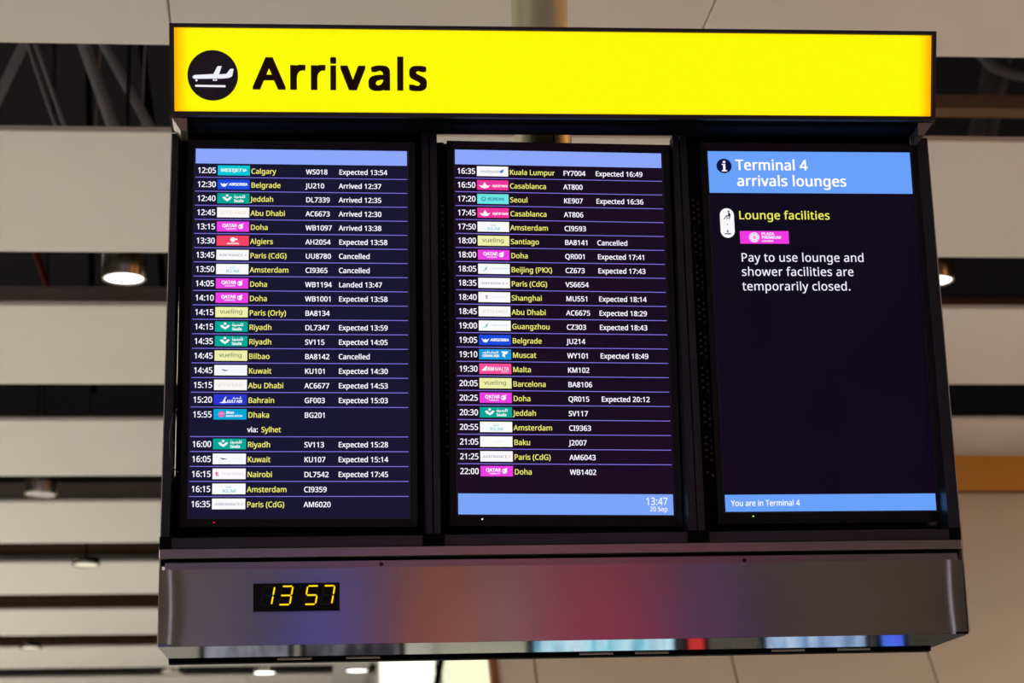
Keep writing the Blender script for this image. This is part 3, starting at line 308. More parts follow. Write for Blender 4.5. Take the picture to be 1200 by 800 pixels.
"c":[457,[286,-10,242,-6,202,3,165,18,133,40,105,68,82,104,66,146,56,196,52,252,56,311,66,362,84,406,107,442,136,470,169,492,207,508,247,517,291,520,317,519,342,516,367,512,389,506,409,500,426,492,400,423,384,428,366,434,347,439,327,443,308,446,290,447,257,444,229,437,205,425,184,408,168,386,155,360,146,329,141,294,139,253,141,215,146,180,155,150,168,123,184,102,204,85,227,73,254,65,285,63,312,64,336,67,359,71,379,78,399,85,417,92,417,18,399,10,381,3,360,-2,338,-6,313,-9],[17,19,18,17,20,19,16,20,17,16,21,20,16,22,21,15,22,16,15,23,22,15,24,23,14,24,15,14,29,24,29,28,24,28,27,24,27,26,24,26,25,24,13,31,14,31,30,14,30,29,14,13,32,31,13,33,32,12,33,13,12,34,33,12,35,34,12,36,35,11,36,12,11,37,36,10,37,11,10,38,37,10,39,38,9,39,10,9,40,39,9,41,40,8,41,9,8,42,41,7,42,8,7,43,42,7,44,43,6,44,7,6,45,44,5,45,6,5,46,45,54,56,55,5,47,46,53,56,54,52,56,53,5,48,47,51,56,52,4,48,5,50,56,51,4,49,48,49,56,50,4,56,49,3,56,4,2,56,3,2,57,56,2,58,57,2,59,58,1,59,2,1,60,59,1,61,60,0,61,1]],
"d":[586,[262,-10,203,-2,152,20,110,57,78,108,59,174,52,254,59,335,78,401,110,453,153,490,204,513,263,520,288,519,312,516,332,510,351,503,368,493,384,483,398,471,410,458,421,445,427,445,426,454,425,467,423,481,422,497,421,509,421,520,421,724,505,724,505,0,437,0,425,69,421,69,410,54,398,41,384,29,368,18,351,9,332,1,311,-5,287,-8,275,60,324,65,362,80,389,104,407,139,418,183,422,238,422,253,418,312,408,361,390,400,364,428,325,445,274,450,233,444,199,427,173,397,154,357,143,309,139,252,143,196,154,149,173,110,199,82,233,66],[28,30,29,28,31,30,11,13,12,27,31,28,11,14,13,11,15,14,10,15,11,10,16,15,26,31,27,10,17,16,25,31,26,10,18,17,9,18,10,9,19,18,24,31,25,9,20,19,23,31,24,9,56,20,56,21,20,22,31,23,8,57,9,57,56,9,55,21,56,54,21,55,54,22,21,54,53,22,53,52,22,52,31,22,8,58,57,8,59,58,7,59,8,7,60,59,51,31,52,7,61,60,6,61,7,50,31,51,6,62,61,5,62,6,49,31,50,5,63,62,48,31,49,5,64,63,47,31,48,4,64,5,4,65,64,46,31,47,4,66,65,3,66,4,45,33,46,33,31,46,3,67,66,44,34,45,34,33,45,44,35,34,32,31,33,3,43,67,43,35,44,3,35,43,2,35,3,2,36,35,2,37,36,2,38,37,1,38,2,1,39,38,1,40,39,1,41,40,0,41,1,0,42,41]],
"e":[537,[278,520,320,517,357,507,391,491,420,470,444,443,463,411,477,374,486,334,489,290,489,239,139,239,145,186,160,142,183,107,215,82,255,67,302,62,333,63,362,66,388,71,413,78,439,87,466,97,466,24,440,13,414,5,389,-1,362,-6,331,-9,298,-10,252,-6,209,4,170,20,136,43,107,72,83,108,66,150,56,198,52,251,56,305,65,353,80,395,102,432,128,463,160,488,195,506,235,516,277,451,240,447,208,434,182,413,162,384,149,348,141,306,401,306,399,334,395,359,388,382,377,402,364,419,347,433,327,443,304,449],[47,1,0,47,2,1,46,2,47,46,3,2,45,3,46,45,4,3,44,4,45,44,5,4,43,48,44,48,5,44,43,49,48,63,5,48,62,5,63,43,50,49,61,5,62,61,6,5,43,51,50,60,6,61,42,51,43,59,6,60,42,52,51,59,7,6,58,7,59,41,52,42,41,53,52,57,7,58,57,8,7,56,8,57,40,53,41,40,54,53,56,9,8,55,9,56,40,55,54,40,9,55,39,9,40,39,10,9,38,11,39,11,10,39,38,12,11,37,12,38,37,13,12,36,13,37,36,14,13,35,14,36,35,15,14,22,24,23,21,24,22,35,16,15,20,24,21,34,16,35,19,24,20,34,17,16,18,24,19,17,24,18,34,24,17,33,24,34,33,25,24,32,25,33,32,26,25,32,27,26,31,27,32,31,28,27,31,29,28,30,29,31]],
"f":[328,[316,446,188,446,188,0,104,0,104,446,14,446,14,485,104,513,104,543,106,584,112,619,123,650,138,674,157,694,180,710,206,720,236,726,270,729,289,728,308,726,325,723,341,720,356,716,369,711,347,646,336,649,324,652,311,655,298,658,284,659,270,660,245,657,224,648,208,632,197,610,190,580,188,544,188,510,316,510],[16,18,17,16,19,18,15,19,16,15,20,19,15,21,20,14,21,15,14,22,21,14,23,22,14,24,23,13,26,14,26,25,14,25,24,14,12,29,13,29,28,13,28,27,13,27,26,13,11,30,12,30,29,12,11,31,30,11,32,31,10,32,11,10,33,32,10,34,33,9,34,10,9,35,34,8,35,9,8,36,35,8,37,36,7,37,8,6,37,7,6,38,37,6,0,38,5,0,6,4,0,5,3,1,4,1,0,4,3,2,1]],
"g":[586,[262,520,294,518,325,512,353,501,379,486,402,467,422,443,427,443,438,510,505,510,505,-9,502,-54,494,-95,480,-130,461,-160,436,-185,405,-204,368,-218,325,-226,276,-229,240,-228,207,-225,175,-220,145,-214,118,-206,92,-196,92,-119,118,-131,146,-141,177,-149,210,-154,245,-158,281,-159,322,-155,356,-142,384,-120,405,-92,418,-57,422,-15,422,5,422,13,422,24,423,38,423,50,424,60,425,68,421,68,402,44,380,24,355,10,327,-1,296,-7,263,-10,202,-2,150,21,108,60,77,112,59,177,52,254,59,330,77,395,108,448,150,488,201,512,273,450,246,447,222,439,200,427,182,409,167,387,155,360,146,329,141,293,139,253,143,195,154,147,174,109,201,81,234,65,275,59,300,60,322,63,342,69,359,77,374,87,388,100,399,116,408,134,414,155,419,179,422,205,423,234,423,254,421,298,416,335,407,367,395,393,378,414,358,430,334,441,306,447],[63,1,0,63,2,1,62,2,63,62,3,2,7,9,8,7,10,9,62,4,3,61,4,62,61,5,4,61,64,5,64,6,5,61,65,64,100,6,64,60,65,61,99,6,100,60,66,65,99,7,6,99,98,7,98,97,7,97,96,7,96,95,7,95,94,7,94,10,7,60,67,66,60,68,67,60,69,68,59,69,60,59,70,69,59,71,70,93,10,94,58,71,59,58,72,71,92,10,93,58,73,72,57,73,58,91,10,92,57,74,73,90,10,91,89,10,90,57,75,74,88,10,89,56,75,57,87,10,88,56,76,75,86,10,87,85,45,86,45,10,86,55,76,56,55,77,76,84,45,85,83,45,84,55,78,77,82,45,83,81,46,82,46,45,82,81,47,46,44,10,45,55,79,78,80,47,81,43,10,44,79,47,80,54,79,55,54,47,79,42,10,43,54,48,47,41,10,42,54,49,48,40,10,41,53,49,54,39,10,40,53,50,49,38,10,39,53,51,50,52,51,53,38,11,10,37,11,38,37,12,11,36,12,37,35,12,36,35,13,12,25,27,26,34,13,35,34,14,13,25,28,27,25,29,28,33,14,34,25,30,29,25,31,30,32,14,33,25,32,31,25,14,32,25,15,14,25,16,15,24,16,25,24,17,16,23,17,24,22,17,23,22,18,17,21,18,22,20,18,21,20,19,18]],
"h":[589,[165,511,165,499,164,487,163,474,162,462,161,451,160,440,166,440,177,457,191,471,207,484,224,494,242,503,262,510,282,515,303,518,325,519,364,517,398,510,428,500,453,484,474,464,490,439,502,409,509,373,511,332,511,0,429,0,429,327,426,364,416,395,401,419,379,436,350,446,314,450,279,447,249,440,225,428,205,412,190,391,179,365,171,336,166,302,165,264,165,0,81,0,81,724,165,724],[45,47,46,45,0,47,15,17,16,14,17,15,14,18,17,13,18,14,45,1,0,13,19,18,12,19,13,11,19,12,11,20,19,45,2,1,10,20,11,45,3,2,10,21,20,9,21,10,45,4,3,8,21,9,8,34,21,34,22,21,45,5,4,7,34,8,45,6,5,7,35,34,33,22,34,7,36,35,32,22,33,45,7,6,45,40,7,40,39,7,39,38,7,38,37,7,37,36,7,32,23,22,31,23,32,30,23,31,30,24,23,29,24,30,29,25,24,45,41,40,28,25,29,45,42,41,28,26,25,27,26,28,45,43,42,45,44,43]],
"i":[246,[124,702,136,700,147,696,158,689,166,679,171,665,172,649,171,632,166,619,158,609,147,601,136,597,124,595,111,597,99,601,89,609,81,619,76,632,74,649,76,665,81,679,89,689,99,696,111,700,165,510,165,0,81,0,81,510],[26,24,27,26,25,24,23,1,0,22,1,23,22,2,1,21,2,22,21,3,2,20,3,21,20,4,3,19,4,20,19,5,4,18,5,19,18,6,5,17,6,18,17,7,6,16,7,17,16,8,7,15,8,16,15,9,8,14,9,15,14,10,9,13,10,14,13,11,10,12,11,13]],
"j":[246,[74,649,76,665,81,679,89,689,99,696,111,700,124,702,136,700,147,696,158,689,166,679,171,665,172,649,171,632,166,619,158,609,147,601,136,597,124,595,111,597,99,601,89,609,81,619,76,632,21,-229,6,-228,-8,-227,-21,-225,-32,-223,-43,-220,-52,-217,-52,-150,-43,-152,-33,-154,-23,-156,-12,-158,-1,-159,10,-159,30,-157,46,-152,61,-142,72,-128,79,-107,81,-79,81,510,165,510,165,-76,163,-106,158,-134,150,-158,138,-179,122,-197,103,-210,80,-221,52,-227],[43,45,44,43,46,45,43,47,46,42,47,43,42,48,47,41,48,42,40,48,41,40,49,48,39,49,40,30,32,31,38,49,39,30,33,32,30,34,33,30,35,34,37,49,38,30,36,35,37,50,49,30,37,36,30,50,37,30,51,50,30,52,51,30,53,52,29,53,30,28,53,29,28,54,53,27,54,28,26,54,27,26,24,54,25,24,26,5,7,6,4,7,5,4,8,7,3,8,4,3,9,8,2,9,3,2,10,9,1,10,2,1,11,10,0,11,1,0,12,11,23,12,0,23,13,12,22,13,23,22,14,13,21,14,22,21,15,14,20,15,21,20,16,15,19,16,20,19,17,16,18,17,19]],
"k":[509,[164,346,164,334,163,321,162,306,161,290,161,276,160,263,164,263,168,269,174,276,181,285,189,294,196,304,204,314,212,323,219,331,225,338,388,510,486,510,279,292,500,0,399,0,222,238,164,188,164,0,81,0,81,724,164,724],[25,27,26,25,0,27,16,18,17,16,19,18,25,1,0,15,19,16,25,2,1,14,19,15,13,19,14,25,3,2,12,19,13,25,4,3,11,19,12,10,19,11,10,20,19,25,5,4,9,22,10,22,20,10,8,22,9,25,6,5,7,22,8,25,7,6,25,23,7,23,22,7,21,20,22,25,24,23]],
"l":[246,[165,0,81,0,81,724,165,724],[1,3,2,1,0,3]],
"m":[890,[641,520,694,515,737,500,770,476,794,440,809,392,813,332,813,0,730,0,730,329,728,365,719,395,705,419,685,436,659,446,627,450,582,445,546,430,520,407,503,374,492,332,489,282,489,0,406,0,406,329,404,354,401,376,394,396,385,412,374,426,360,436,343,444,324,448,301,450,269,447,242,440,220,428,202,412,188,391,178,366,170,336,166,303,165,265,165,0,81,0,81,510,149,510,161,441,166,441,177,458,190,472,205,485,221,496,239,505,257,511,276,516,296,519,316,520,353,518,386,511,415,499,439,483,458,461,472,434,477,434,496,461,520,483,547,499,577,511,609,518],[56,58,57,69,1,0,55,58,56,55,59,58,68,1,69,54,59,55,68,2,1,53,59,54,53,60,59,67,2,68,44,46,45,44,47,46,52,60,53,67,3,2,52,61,60,66,3,67,51,61,52,50,61,51,50,62,61,65,3,66,65,4,3,49,62,50,64,15,65,15,4,65,49,32,62,32,63,62,48,33,49,33,32,49,48,34,33,64,16,15,14,4,15,31,63,32,48,35,34,13,4,14,64,17,16,30,63,31,44,48,47,44,39,48,39,38,48,38,37,48,37,36,48,36,35,48,13,5,4,29,63,30,12,5,13,29,64,63,29,17,64,29,18,17,28,18,29,11,5,12,27,18,28,27,19,18,26,19,27,10,5,11,10,6,5,25,19,26,25,20,19,44,40,39,9,6,10,24,20,25,44,41,40,9,7,6,24,21,20,23,21,24,8,7,9,44,42,41,23,22,21,44,43,42]],
"n":[589,[327,520,383,515,429,500,465,476,491,440,506,392,511,332,511,0,429,0,429,327,426,364,416,395,401,419,379,436,350,446,314,450,264,444,225,428,197,402,179,366,168,320,165,265,165,0,81,0,81,510,149,510,161,441,166,441,178,458,192,472,208,485,226,496,244,505,264,511,284,516,305,519],[35,1,0,34,1,35,33,1,34,33,2,1,32,2,33,23,25,24,23,26,25,31,2,32,31,3,2,30,3,31,29,3,30,29,4,3,28,4,29,27,15,28,15,4,28,27,16,15,14,4,15,13,4,14,27,17,16,23,27,26,23,19,27,19,18,27,18,17,27,13,5,4,12,5,13,11,5,12,10,5,11,10,6,5,23,20,19,9,6,10,9,7,6,8,7,9,23,21,20,23,22,21]],
"o":[576,[525,256,523,215,517,178,508,143,495,112,480,84,460,60,438,39,413,22,385,8,355,-2,322,-8,287,-10,254,-8,223,-2,193,8,166,22,141,39,119,60,100,84,83,112,70,143,60,178,54,215,52,256,56,310,65,358,81,400,103,436,130,465,163,489,201,506,243,517,290,520,334,517,375,506,412,489,445,465,472,436,495,400,511,358,521,310,139,256,141,218,146,183,155,152,167,125,184,102,204,84,228,71,256,63,289,60,321,63,349,71,373,84,394,102,410,125,422,152,431,183,436,218,438,256,436,295,431,329,422,360,409,386,393,408,373,426,349,439,320,447,288,450,240,444,203,427,174,398,155,359,143,312],[32,34,33,31,34,32,31,35,34,30,35,31,30,36,35,29,36,30,29,37,36,29,38,37,28,69,29,69,38,29,28,70,69,68,38,69,67,38,68,28,71,70,66,38,67,66,39,38,27,71,28,27,72,71,65,39,66,64,39,65,26,72,27,64,40,39,26,73,72,63,40,64,62,40,63,26,74,73,25,74,26,62,41,40,61,41,62,25,42,74,24,42,25,61,0,41,60,0,61,23,42,24,23,43,42,59,0,60,59,1,0,23,44,43,58,1,59,22,44,23,58,2,1,22,45,44,57,2,58,21,45,22,57,3,2,21,46,45,56,3,57,20,46,21,56,4,3,20,47,46,55,4,56,19,47,20,55,5,4,19,48,47,54,5,55,18,48,19,54,6,5,18,49,48,53,6,54,18,50,49,52,6,53,18,51,50,51,6,52,17,51,18,17,6,51,17,7,6,16,7,17,16,8,7,16,9,8,15,9,16,14,9,15,14,10,9,14,11,10,13,11,14,13,12,11]],
"p":[586,[324,520,383,513,433,491,476,454,508,403,527,337,533,256,530,201,522,153,507,110,487,74,463,44,434,20,401,4,364,-6,323,-10,298,-8,275,-5,253,1,234,9,217,18,201,28,188,40,176,52,165,65,159,65,160,53,162,39,163,24,164,8,165,-6,165,-19,165,-229,81,-229,81,510,150,510,161,441,165,441,176,455,188,468,201,481,217,492,234,502,253,510,274,515,298,519,309,450,277,447,249,441,226,430,207,415,191,395,180,371,172,343,167,310,165,272,165,256,166,216,171,181,178,150,189,123,204,100,223,83,247,70,276,63,310,60,340,63,365,71,387,86,405,105,420,128,432,156,440,187,445,220,447,257,443,312,432,358,413,397,386,426,351,444],[45,1,0,44,1,45,43,1,44,43,2,1,33,35,34,33,36,35,42,2,43,41,2,42,40,2,41,40,3,2,39,3,40,38,3,39,37,46,38,46,3,38,46,79,3,79,4,3,37,47,46,37,48,47,78,4,79,33,37,36,33,53,37,53,52,37,52,51,37,51,50,37,50,49,37,49,48,37,77,4,78,77,5,4,76,5,77,75,5,76,33,54,53,75,6,5,74,6,75,33,55,54,33,56,55,73,6,74,33,57,56,73,7,6,72,7,73,33,58,57,72,8,7,71,8,72,33,59,58,70,8,71,70,9,8,33,25,59,25,60,59,69,9,70,25,61,60,69,10,9,68,10,69,25,62,61,67,10,68,25,63,62,67,11,10,66,11,67,25,24,63,24,64,63,33,26,25,23,64,24,65,11,66,23,65,64,23,11,65,33,27,26,22,11,23,22,12,11,21,12,22,33,28,27,20,12,21,33,29,28,20,13,12,19,13,20,18,13,19,33,30,29,18,14,13,17,14,18,16,14,17,16,15,14,33,31,30,33,32,31]],
"q":[586,[421,-10,421,2,421,15,422,30,423,44,424,57,426,69,420,69,404,48,383,30,360,13,331,1,298,-7,260,-10,202,-2,152,20,110,57,78,108,59,174,52,254,55,310,64,358,79,401,99,437,124,467,153,490,187,507,223,517,263,520,300,517,333,510,361,497,385,481,405,462,422,441,426,441,438,510,505,510,505,-229,421,-229,276,60,309,62,337,68,360,79,380,94,395,114,407,138,415,166,420,199,422,236,422,253,418,313,408,362,390,400,362,428,324,445,274,450,232,444,199,427,172,397,154,357,143,309,139,252,143,196,154,149,173,111,199,83,234,66],[27,29,28,27,30,29,26,30,27,35,37,36,35,38,37,26,31,30,25,31,26,25,32,31,24,32,25,24,33,32,23,33,24,23,56,33,56,34,33,23,57,56,55,34,56,54,34,55,23,58,57,54,35,34,54,53,35,53,52,35,52,51,35,51,38,35,22,58,23,22,59,58,21,59,22,21,60,59,20,60,21,20,61,60,50,38,51,19,61,20,19,62,61,18,62,19,49,38,50,18,63,62,48,38,49,47,38,48,18,64,63,17,64,18,46,6,47,6,38,47,17,65,64,45,6,46,44,6,45,17,66,65,16,66,17,43,6,44,16,67,66,42,7,43,7,6,43,42,8,7,5,38,6,41,8,42,16,40,67,40,8,41,16,8,40,4,38,5,15,8,16,15,9,8,3,38,4,15,10,9,2,38,3,14,10,15,1,38,2,14,11,10,0,38,1,14,12,11,13,12,14,39,38,0]],
"r":[393,[319,520,329,520,339,519,350,519,361,517,370,516,379,514,369,437,360,439,351,441,341,442,332,443,322,444,313,444,294,442,275,438,257,431,240,422,224,410,210,397,197,381,186,363,177,343,170,321,166,298,165,272,165,0,81,0,81,510,150,510,159,417,163,417,174,436,187,453,202,469,218,484,235,496,254,506,275,514,296,518],[39,1,0,39,2,1,39,3,2,39,4,3,38,4,39,38,5,4,38,6,5,38,7,6,37,7,38,27,29,28,27,30,29,36,7,37,35,7,36,34,8,35,8,7,35,33,11,34,11,10,34,10,9,34,9,8,34,32,13,33,13,12,33,12,11,33,32,14,13,32,15,14,32,16,15,31,16,32,31,17,16,31,18,17,27,31,30,27,23,31,23,22,31,22,21,31,21,20,31,20,19,31,19,18,31,27,24,23,27,25,24,27,26,25]],
"s":[456,[413,141,411,110,402,82,389,58,370,38,346,21,318,8,286,-2,250,-8,210,-10,176,-9,145,-6,118,-1,93,6,70,13,50,23,50,99,71,89,96,80,123,71,152,64,182,60,211,58,250,60,281,67,304,79,320,94,329,112,332,133,331,146,328,157,322,168,313,178,301,188,284,198,264,209,238,220,207,232,175,245,147,258,122,270,100,284,82,299,68,316,57,336,51,359,49,385,54,425,72,458,101,485,140,504,187,516,240,520,270,519,299,516,327,511,354,504,379,496,403,486,374,419,352,428,330,435,307,442,283,447,259,450,234,451,203,450,177,444,156,435,141,422,132,407,129,390,130,376,134,364,141,354,151,344,165,335,182,325,204,315,230,304,260,292,291,280,318,268,343,255,364,242,381,226,395,209,405,189,411,167],[51,53,52,51,54,53,50,54,51,50,55,54,50,56,55,49,56,50,49,57,56,49,58,57,49,63,58,63,62,58,62,61,58,61,60,58,60,59,58,48,65,49,65,64,49,64,63,49,47,66,48,66,65,48,47,67,66,47,68,67,47,69,68,46,69,47,46,70,69,46,71,70,46,72,71,45,72,46,45,73,72,45,74,73,44,74,45,44,75,74,44,76,75,43,76,44,43,77,76,43,78,77,42,78,43,42,79,78,42,80,79,41,80,42,41,81,80,40,81,41,40,82,81,39,82,40,39,83,82,38,83,39,38,84,83,37,84,38,37,85,84,36,85,37,36,86,85,35,86,36,35,87,86,34,87,35,33,87,34,33,88,87,32,88,33,31,88,32,30,88,31,30,0,88,29,0,30,28,0,29,28,1,0,27,1,28,26,1,27,26,2,1,15,17,16,25,2,26,15,18,17,25,3,2,15,19,18,24,3,25,15,20,19,23,3,24,15,21,20,22,3,23,15,22,21,15,3,22,15,4,3,15,5,4,14,5,15,14,6,5,13,6,14,13,7,6,12,7,13,11,7,12,11,8,7,10,8,11,10,9,8]],
"t":[344,[251,59,264,59,277,61,290,62,303,65,314,67,323,70,323,6,313,2,300,-2,285,-5,268,-8,253,-9,237,-10,211,-8,187,-3,163,4,142,16,124,32,109,52,97,78,90,110,88,149,88,446,15,446,15,486,89,519,122,628,171,628,171,510,319,510,319,446,171,446,171,150,174,122,181,99,194,81,210,69,229,62],[26,28,27,26,29,28,25,29,26,25,30,29,25,31,30,24,31,25,23,31,24,22,32,23,32,31,23,22,33,32,22,34,33,21,34,22,21,35,34,20,35,21,20,36,35,20,37,36,19,37,20,5,7,6,19,38,37,4,7,5,3,7,4,2,7,3,19,0,38,1,7,2,0,7,1,19,7,0,18,7,19,17,7,18,16,7,17,16,8,7,15,8,16,15,9,8,15,10,9,14,10,15,14,11,10,14,12,11,13,12,14]],
"u":[589,[508,510,508,0,439,0,427,68,423,68,411,51,397,36,381,24,363,13,345,5,325,-1,304,-6,283,-9,261,-10,222,-7,188,-1,159,10,133,25,112,46,96,70,85,100,78,136,75,176,75,510,160,510,160,182,163,145,172,114,188,90,209,74,238,63,273,60,309,62,339,70,363,81,383,98,399,119,410,144,418,174,422,207,424,245,424,510],[22,24,23,22,25,24,40,0,41,40,1,0,39,1,40,38,1,39,22,26,25,21,26,22,37,1,38,21,27,26,36,1,37,20,27,21,35,3,36,3,1,36,20,28,27,19,28,20,34,3,35,19,29,28,33,3,34,19,30,29,18,30,19,32,4,33,4,3,33,32,5,4,2,1,3,18,31,30,31,5,32,18,5,31,18,6,5,17,6,18,17,7,6,16,7,17,16,8,7,16,9,8,15,9,16,15,10,9,14,10,15,14,11,10,14,12,11,13,12,14]],
"v":[484,[193,0,0,510,90,510,198,210,203,195,209,179,214,163,220,146,225,130,230,114,234,99,237,86,239,74,243,74,246,86,249,99,254,114,259,130,264,147,270,164,276,180,281,196,286,210,394,510,484,510,290,0],[0,2,1,0,3,2,22,24,23,22,25,24,0,4,3,21,25,22,20,25,21,0,5,4,19,25,20,0,6,5,18,25,19,0,7,6,17,25,18,0,8,7,16,25,17,0,9,8,15,25,16,0,10,9,14,25,15,0,11,10,13,25,14,0,12,11,0,13,12,0,25,13]],
"w":[749,[410,289,407,302,403,315,399,328,395,341,392,353,389,365,386,377,384,388,381,398,379,408,377,416,375,424,371,424,370,416,368,408,366,398,364,388,361,377,359,365,356,353,352,340,349,327,345,314,341,301,337,288,246,1,150,1,10,511,97,511,168,239,173,221,177,202,182,183,186,165,190,147,194,130,197,114,199,100,201,87,205,87,207,95,209,104,211,115,214,127,217,139,220,151,222,164,226,177,229,190,232,202,236,213,239,224,330,511,421,511,509,224,513,209,518,193,522,177,527,161,531,145,535,129,539,114,541,100,543,88,547,88,548,99,551,113,554,128,558,145,562,163,566,181,571,201,576,220,581,239,652,511,738,511,596,1,498,1],[27,29,28,27,30,29,52,54,53,52,13,54,13,12,54,12,55,54,74,76,75,74,77,76,52,14,13,11,55,12,52,15,14,10,55,11,52,16,15,9,55,10,52,17,16,8,55,9,7,55,8,52,18,17,6,55,7,52,19,18,5,55,6,52,20,19,4,55,5,52,21,20,3,55,4,52,22,21,2,55,3,52,23,22,1,55,2,52,24,23,0,55,1,52,25,24,78,55,0,52,26,25,27,31,30,73,77,74,51,26,52,78,56,55,27,32,31,72,77,73,50,26,51,78,57,56,27,33,32,49,26,50,71,77,72,78,58,57,48,26,49,27,34,33,70,77,71,78,59,58,47,26,48,27,35,34,46,26,47,69,77,70,78,60,59,45,26,46,27,36,35,68,77,69,78,61,60,44,26,45,27,37,36,78,62,61,67,77,68,43,26,44,42,26,43,78,63,62,27,38,37,66,77,67,41,26,42,78,64,63,27,39,38,65,77,66,40,26,41,78,65,64,78,77,65,27,40,39,27,26,40]],
"x":[504,[202,261,26,510,121,510,252,318,383,510,477,510,301,261,487,0,391,0,252,204,111,0,17,0],[0,2,1,0,3,2,3,5,4,3,6,5,0,6,3,11,6,0,11,9,6,9,7,6,11,10,9,8,7,9]],
"y":[486,[1,510,90,510,201,220,207,203,213,187,219,170,224,155,229,139,233,124,237,110,241,95,244,81,248,81,252,98,258,119,266,143,274,169,283,195,291,221,395,510,486,510,266,-70,253,-101,239,-129,223,-154,206,-176,186,-194,164,-209,139,-220,111,-226,80,-229,65,-228,52,-228,40,-226,29,-225,19,-223,10,-221,10,-154,18,-156,26,-157,36,-158,46,-159,56,-160,67,-160,85,-159,102,-155,118,-149,131,-141,143,-130,154,-118,164,-103,172,-87,180,-70,207,-2],[53,1,0,53,2,1,18,20,19,18,21,20,17,21,18,53,3,2,53,4,3,16,21,17,53,5,4,53,6,5,15,21,16,53,7,6,14,21,15,53,8,7,53,9,8,13,21,14,53,10,9,12,21,13,53,11,10,53,12,11,53,21,12,52,21,53,51,21,52,51,22,21,50,22,51,50,23,22,49,23,50,48,23,49,48,24,23,47,24,48,46,24,47,45,24,46,45,25,24,36,38,37,44,25,45,36,39,38,36,40,39,36,41,40,43,25,44,36,42,41,36,43,42,36,25,43,36,26,25,36,27,26,36,28,27,36,29,28,35,29,36,34,29,35,33,29,34,32,29,33,32,30,29,31,30,32]],
"z":[448,[410,0,37,0,37,55,311,446,53,446,53,510,404,510,404,448,133,65,410,65],[4,6,5,4,7,6,4,3,7,3,8,7,2,8,3,2,9,8,2,0,9,1,0,2]]
}
_cache = {}
def glyph(c):
    if c not in GLYPHS: c = ' '
    if c not in _cache:
        a, p, t = GLYPHS[c]
        _cache[c] = (([(p[i] / 1000, p[i + 1] / 1000) for i in range(0, len(p), 2)], [tuple(t[i:i + 3]) for i in range(0, len(t), 3)]), a / 1000)
    return _cache[c]

COND = 0.925
def write(mb, text, x, z, size, y, m, width=None, bold=0.02, track=0.0, copies=4, slant=0.0, align='l'):
    tot = 0; items = []
    for c in text:
        g, a = glyph(c); items.append((tot, g)); tot += a + track
    tot -= track
    sx = size * COND if width is None else width / tot
    if align == 'c': x -= tot * sx / 2
    if align == 'r': x -= tot * sx
    for off, (vs_, fs_) in items:
        if not vs_: continue
        for k in range(copies if bold else 1):
            a = 2 * math.pi * (k + .5) / copies
            dx, dz = (bold * 1.25 * math.cos(a), bold * .5 * math.sin(a)) if bold else (0, 0)
            mb.add([(x + (off + vx + dx + slant * vy) * sx, y, z + (vy + dz) * size) for vx, vy in vs_], fs_, m)
    return tot * sx

# ================================================================== SETTING
ZC = 5.2
P0, PER, GAP = 2.733, 2.739, 0.99           # far edge of the first slat, pitch, open slot
# floor, hall walls, roof
MB().box(-24, 24, -26, 42, -0.2, 0, M_floor).build('floor')['kind'] = 'structure'
MB().box(-24, 24, 42, 42.3, 0, 9.2, M_hall).build('wall_back')['kind'] = 'structure'
MB().box(-24, 24, -26.3, -26, 0, 9.2, mat('pale_hall_paint', (176, 170, 164), .8, noise=.05, nscale=2)).build('wall_front')['kind'] = 'structure'
MB().box(-24.3, -24, -26, 42, 0, 9.2, M_hall).build('wall_left')['kind'] = 'structure'
MB().box(24, 24.3, -26, 42, 0, 9.2, M_hall).build('wall_right')['kind'] = 'structure'
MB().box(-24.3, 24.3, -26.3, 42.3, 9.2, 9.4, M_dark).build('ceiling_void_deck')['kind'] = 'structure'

ceil = empty('ceiling', (0, 0, ZC)); tag(ceil, kind='structure')
def panel_mesh(w, d, t=0.028):
    """folded metal tray: flat face with a small bevel round its lower edge"""
    mb = MB(); b = 0.006
    x0, x1, y0, y1 = -w / 2 + .003, w / 2 - .003, 0, d
    v = [(x0 + b, y0 + b, 0), (x1 - b, y0 + b, 0), (x1 - b, y1 - b, 0), (x0 + b, y1 - b, 0),
         (x0, y0, b), (x1, y0, b), (x1, y1, b), (x0, y1, b), (x0, y0, t), (x1, y0, t), (x1, y1, t), (x0, y1, t)]
    f = [(0, 3, 2, 1), (0, 1, 5, 4), (1, 2, 6, 5), (2, 3, 7, 6), (3, 0, 4, 7), (4, 5, 9, 8), (5, 6, 10, 9), (6, 7, 11, 10), (7, 4, 8, 11), (8, 9, 10, 11)]
    mb.add(v, f, M_panel)
    return mb
PW = 2.11
pm = None
DEP = PER - GAP
pms = {}
for i in range(-7, 12):
    y1 = P0 + PER * i
    pw = PW if i < 3 else PW * 2
    off = {0: -1.107, 1: -.80, 2: -1.21}.get(i, -1.107)
    nx = 5 if -2 <= i <= 2 else 3
    for k in range(-nx, nx + 1):
        xc = off + pw * (k + .5)
        if abs(xc) > 12 or (i >= 4 and xc > 1.1): continue   # the clad bulkhead stands there
        if pw not in pms:
            o = panel_mesh(pw, DEP).build('ceiling_panel', parent=ceil); pms[pw] = o.data
        else:
            o = bpy.data.objects.new('ceiling_panel', pms[pw]); C.objects.link(o); o.parent = ceil
        o.location = (xc, y1 - DEP, random.uniform(-.0015, .0015))
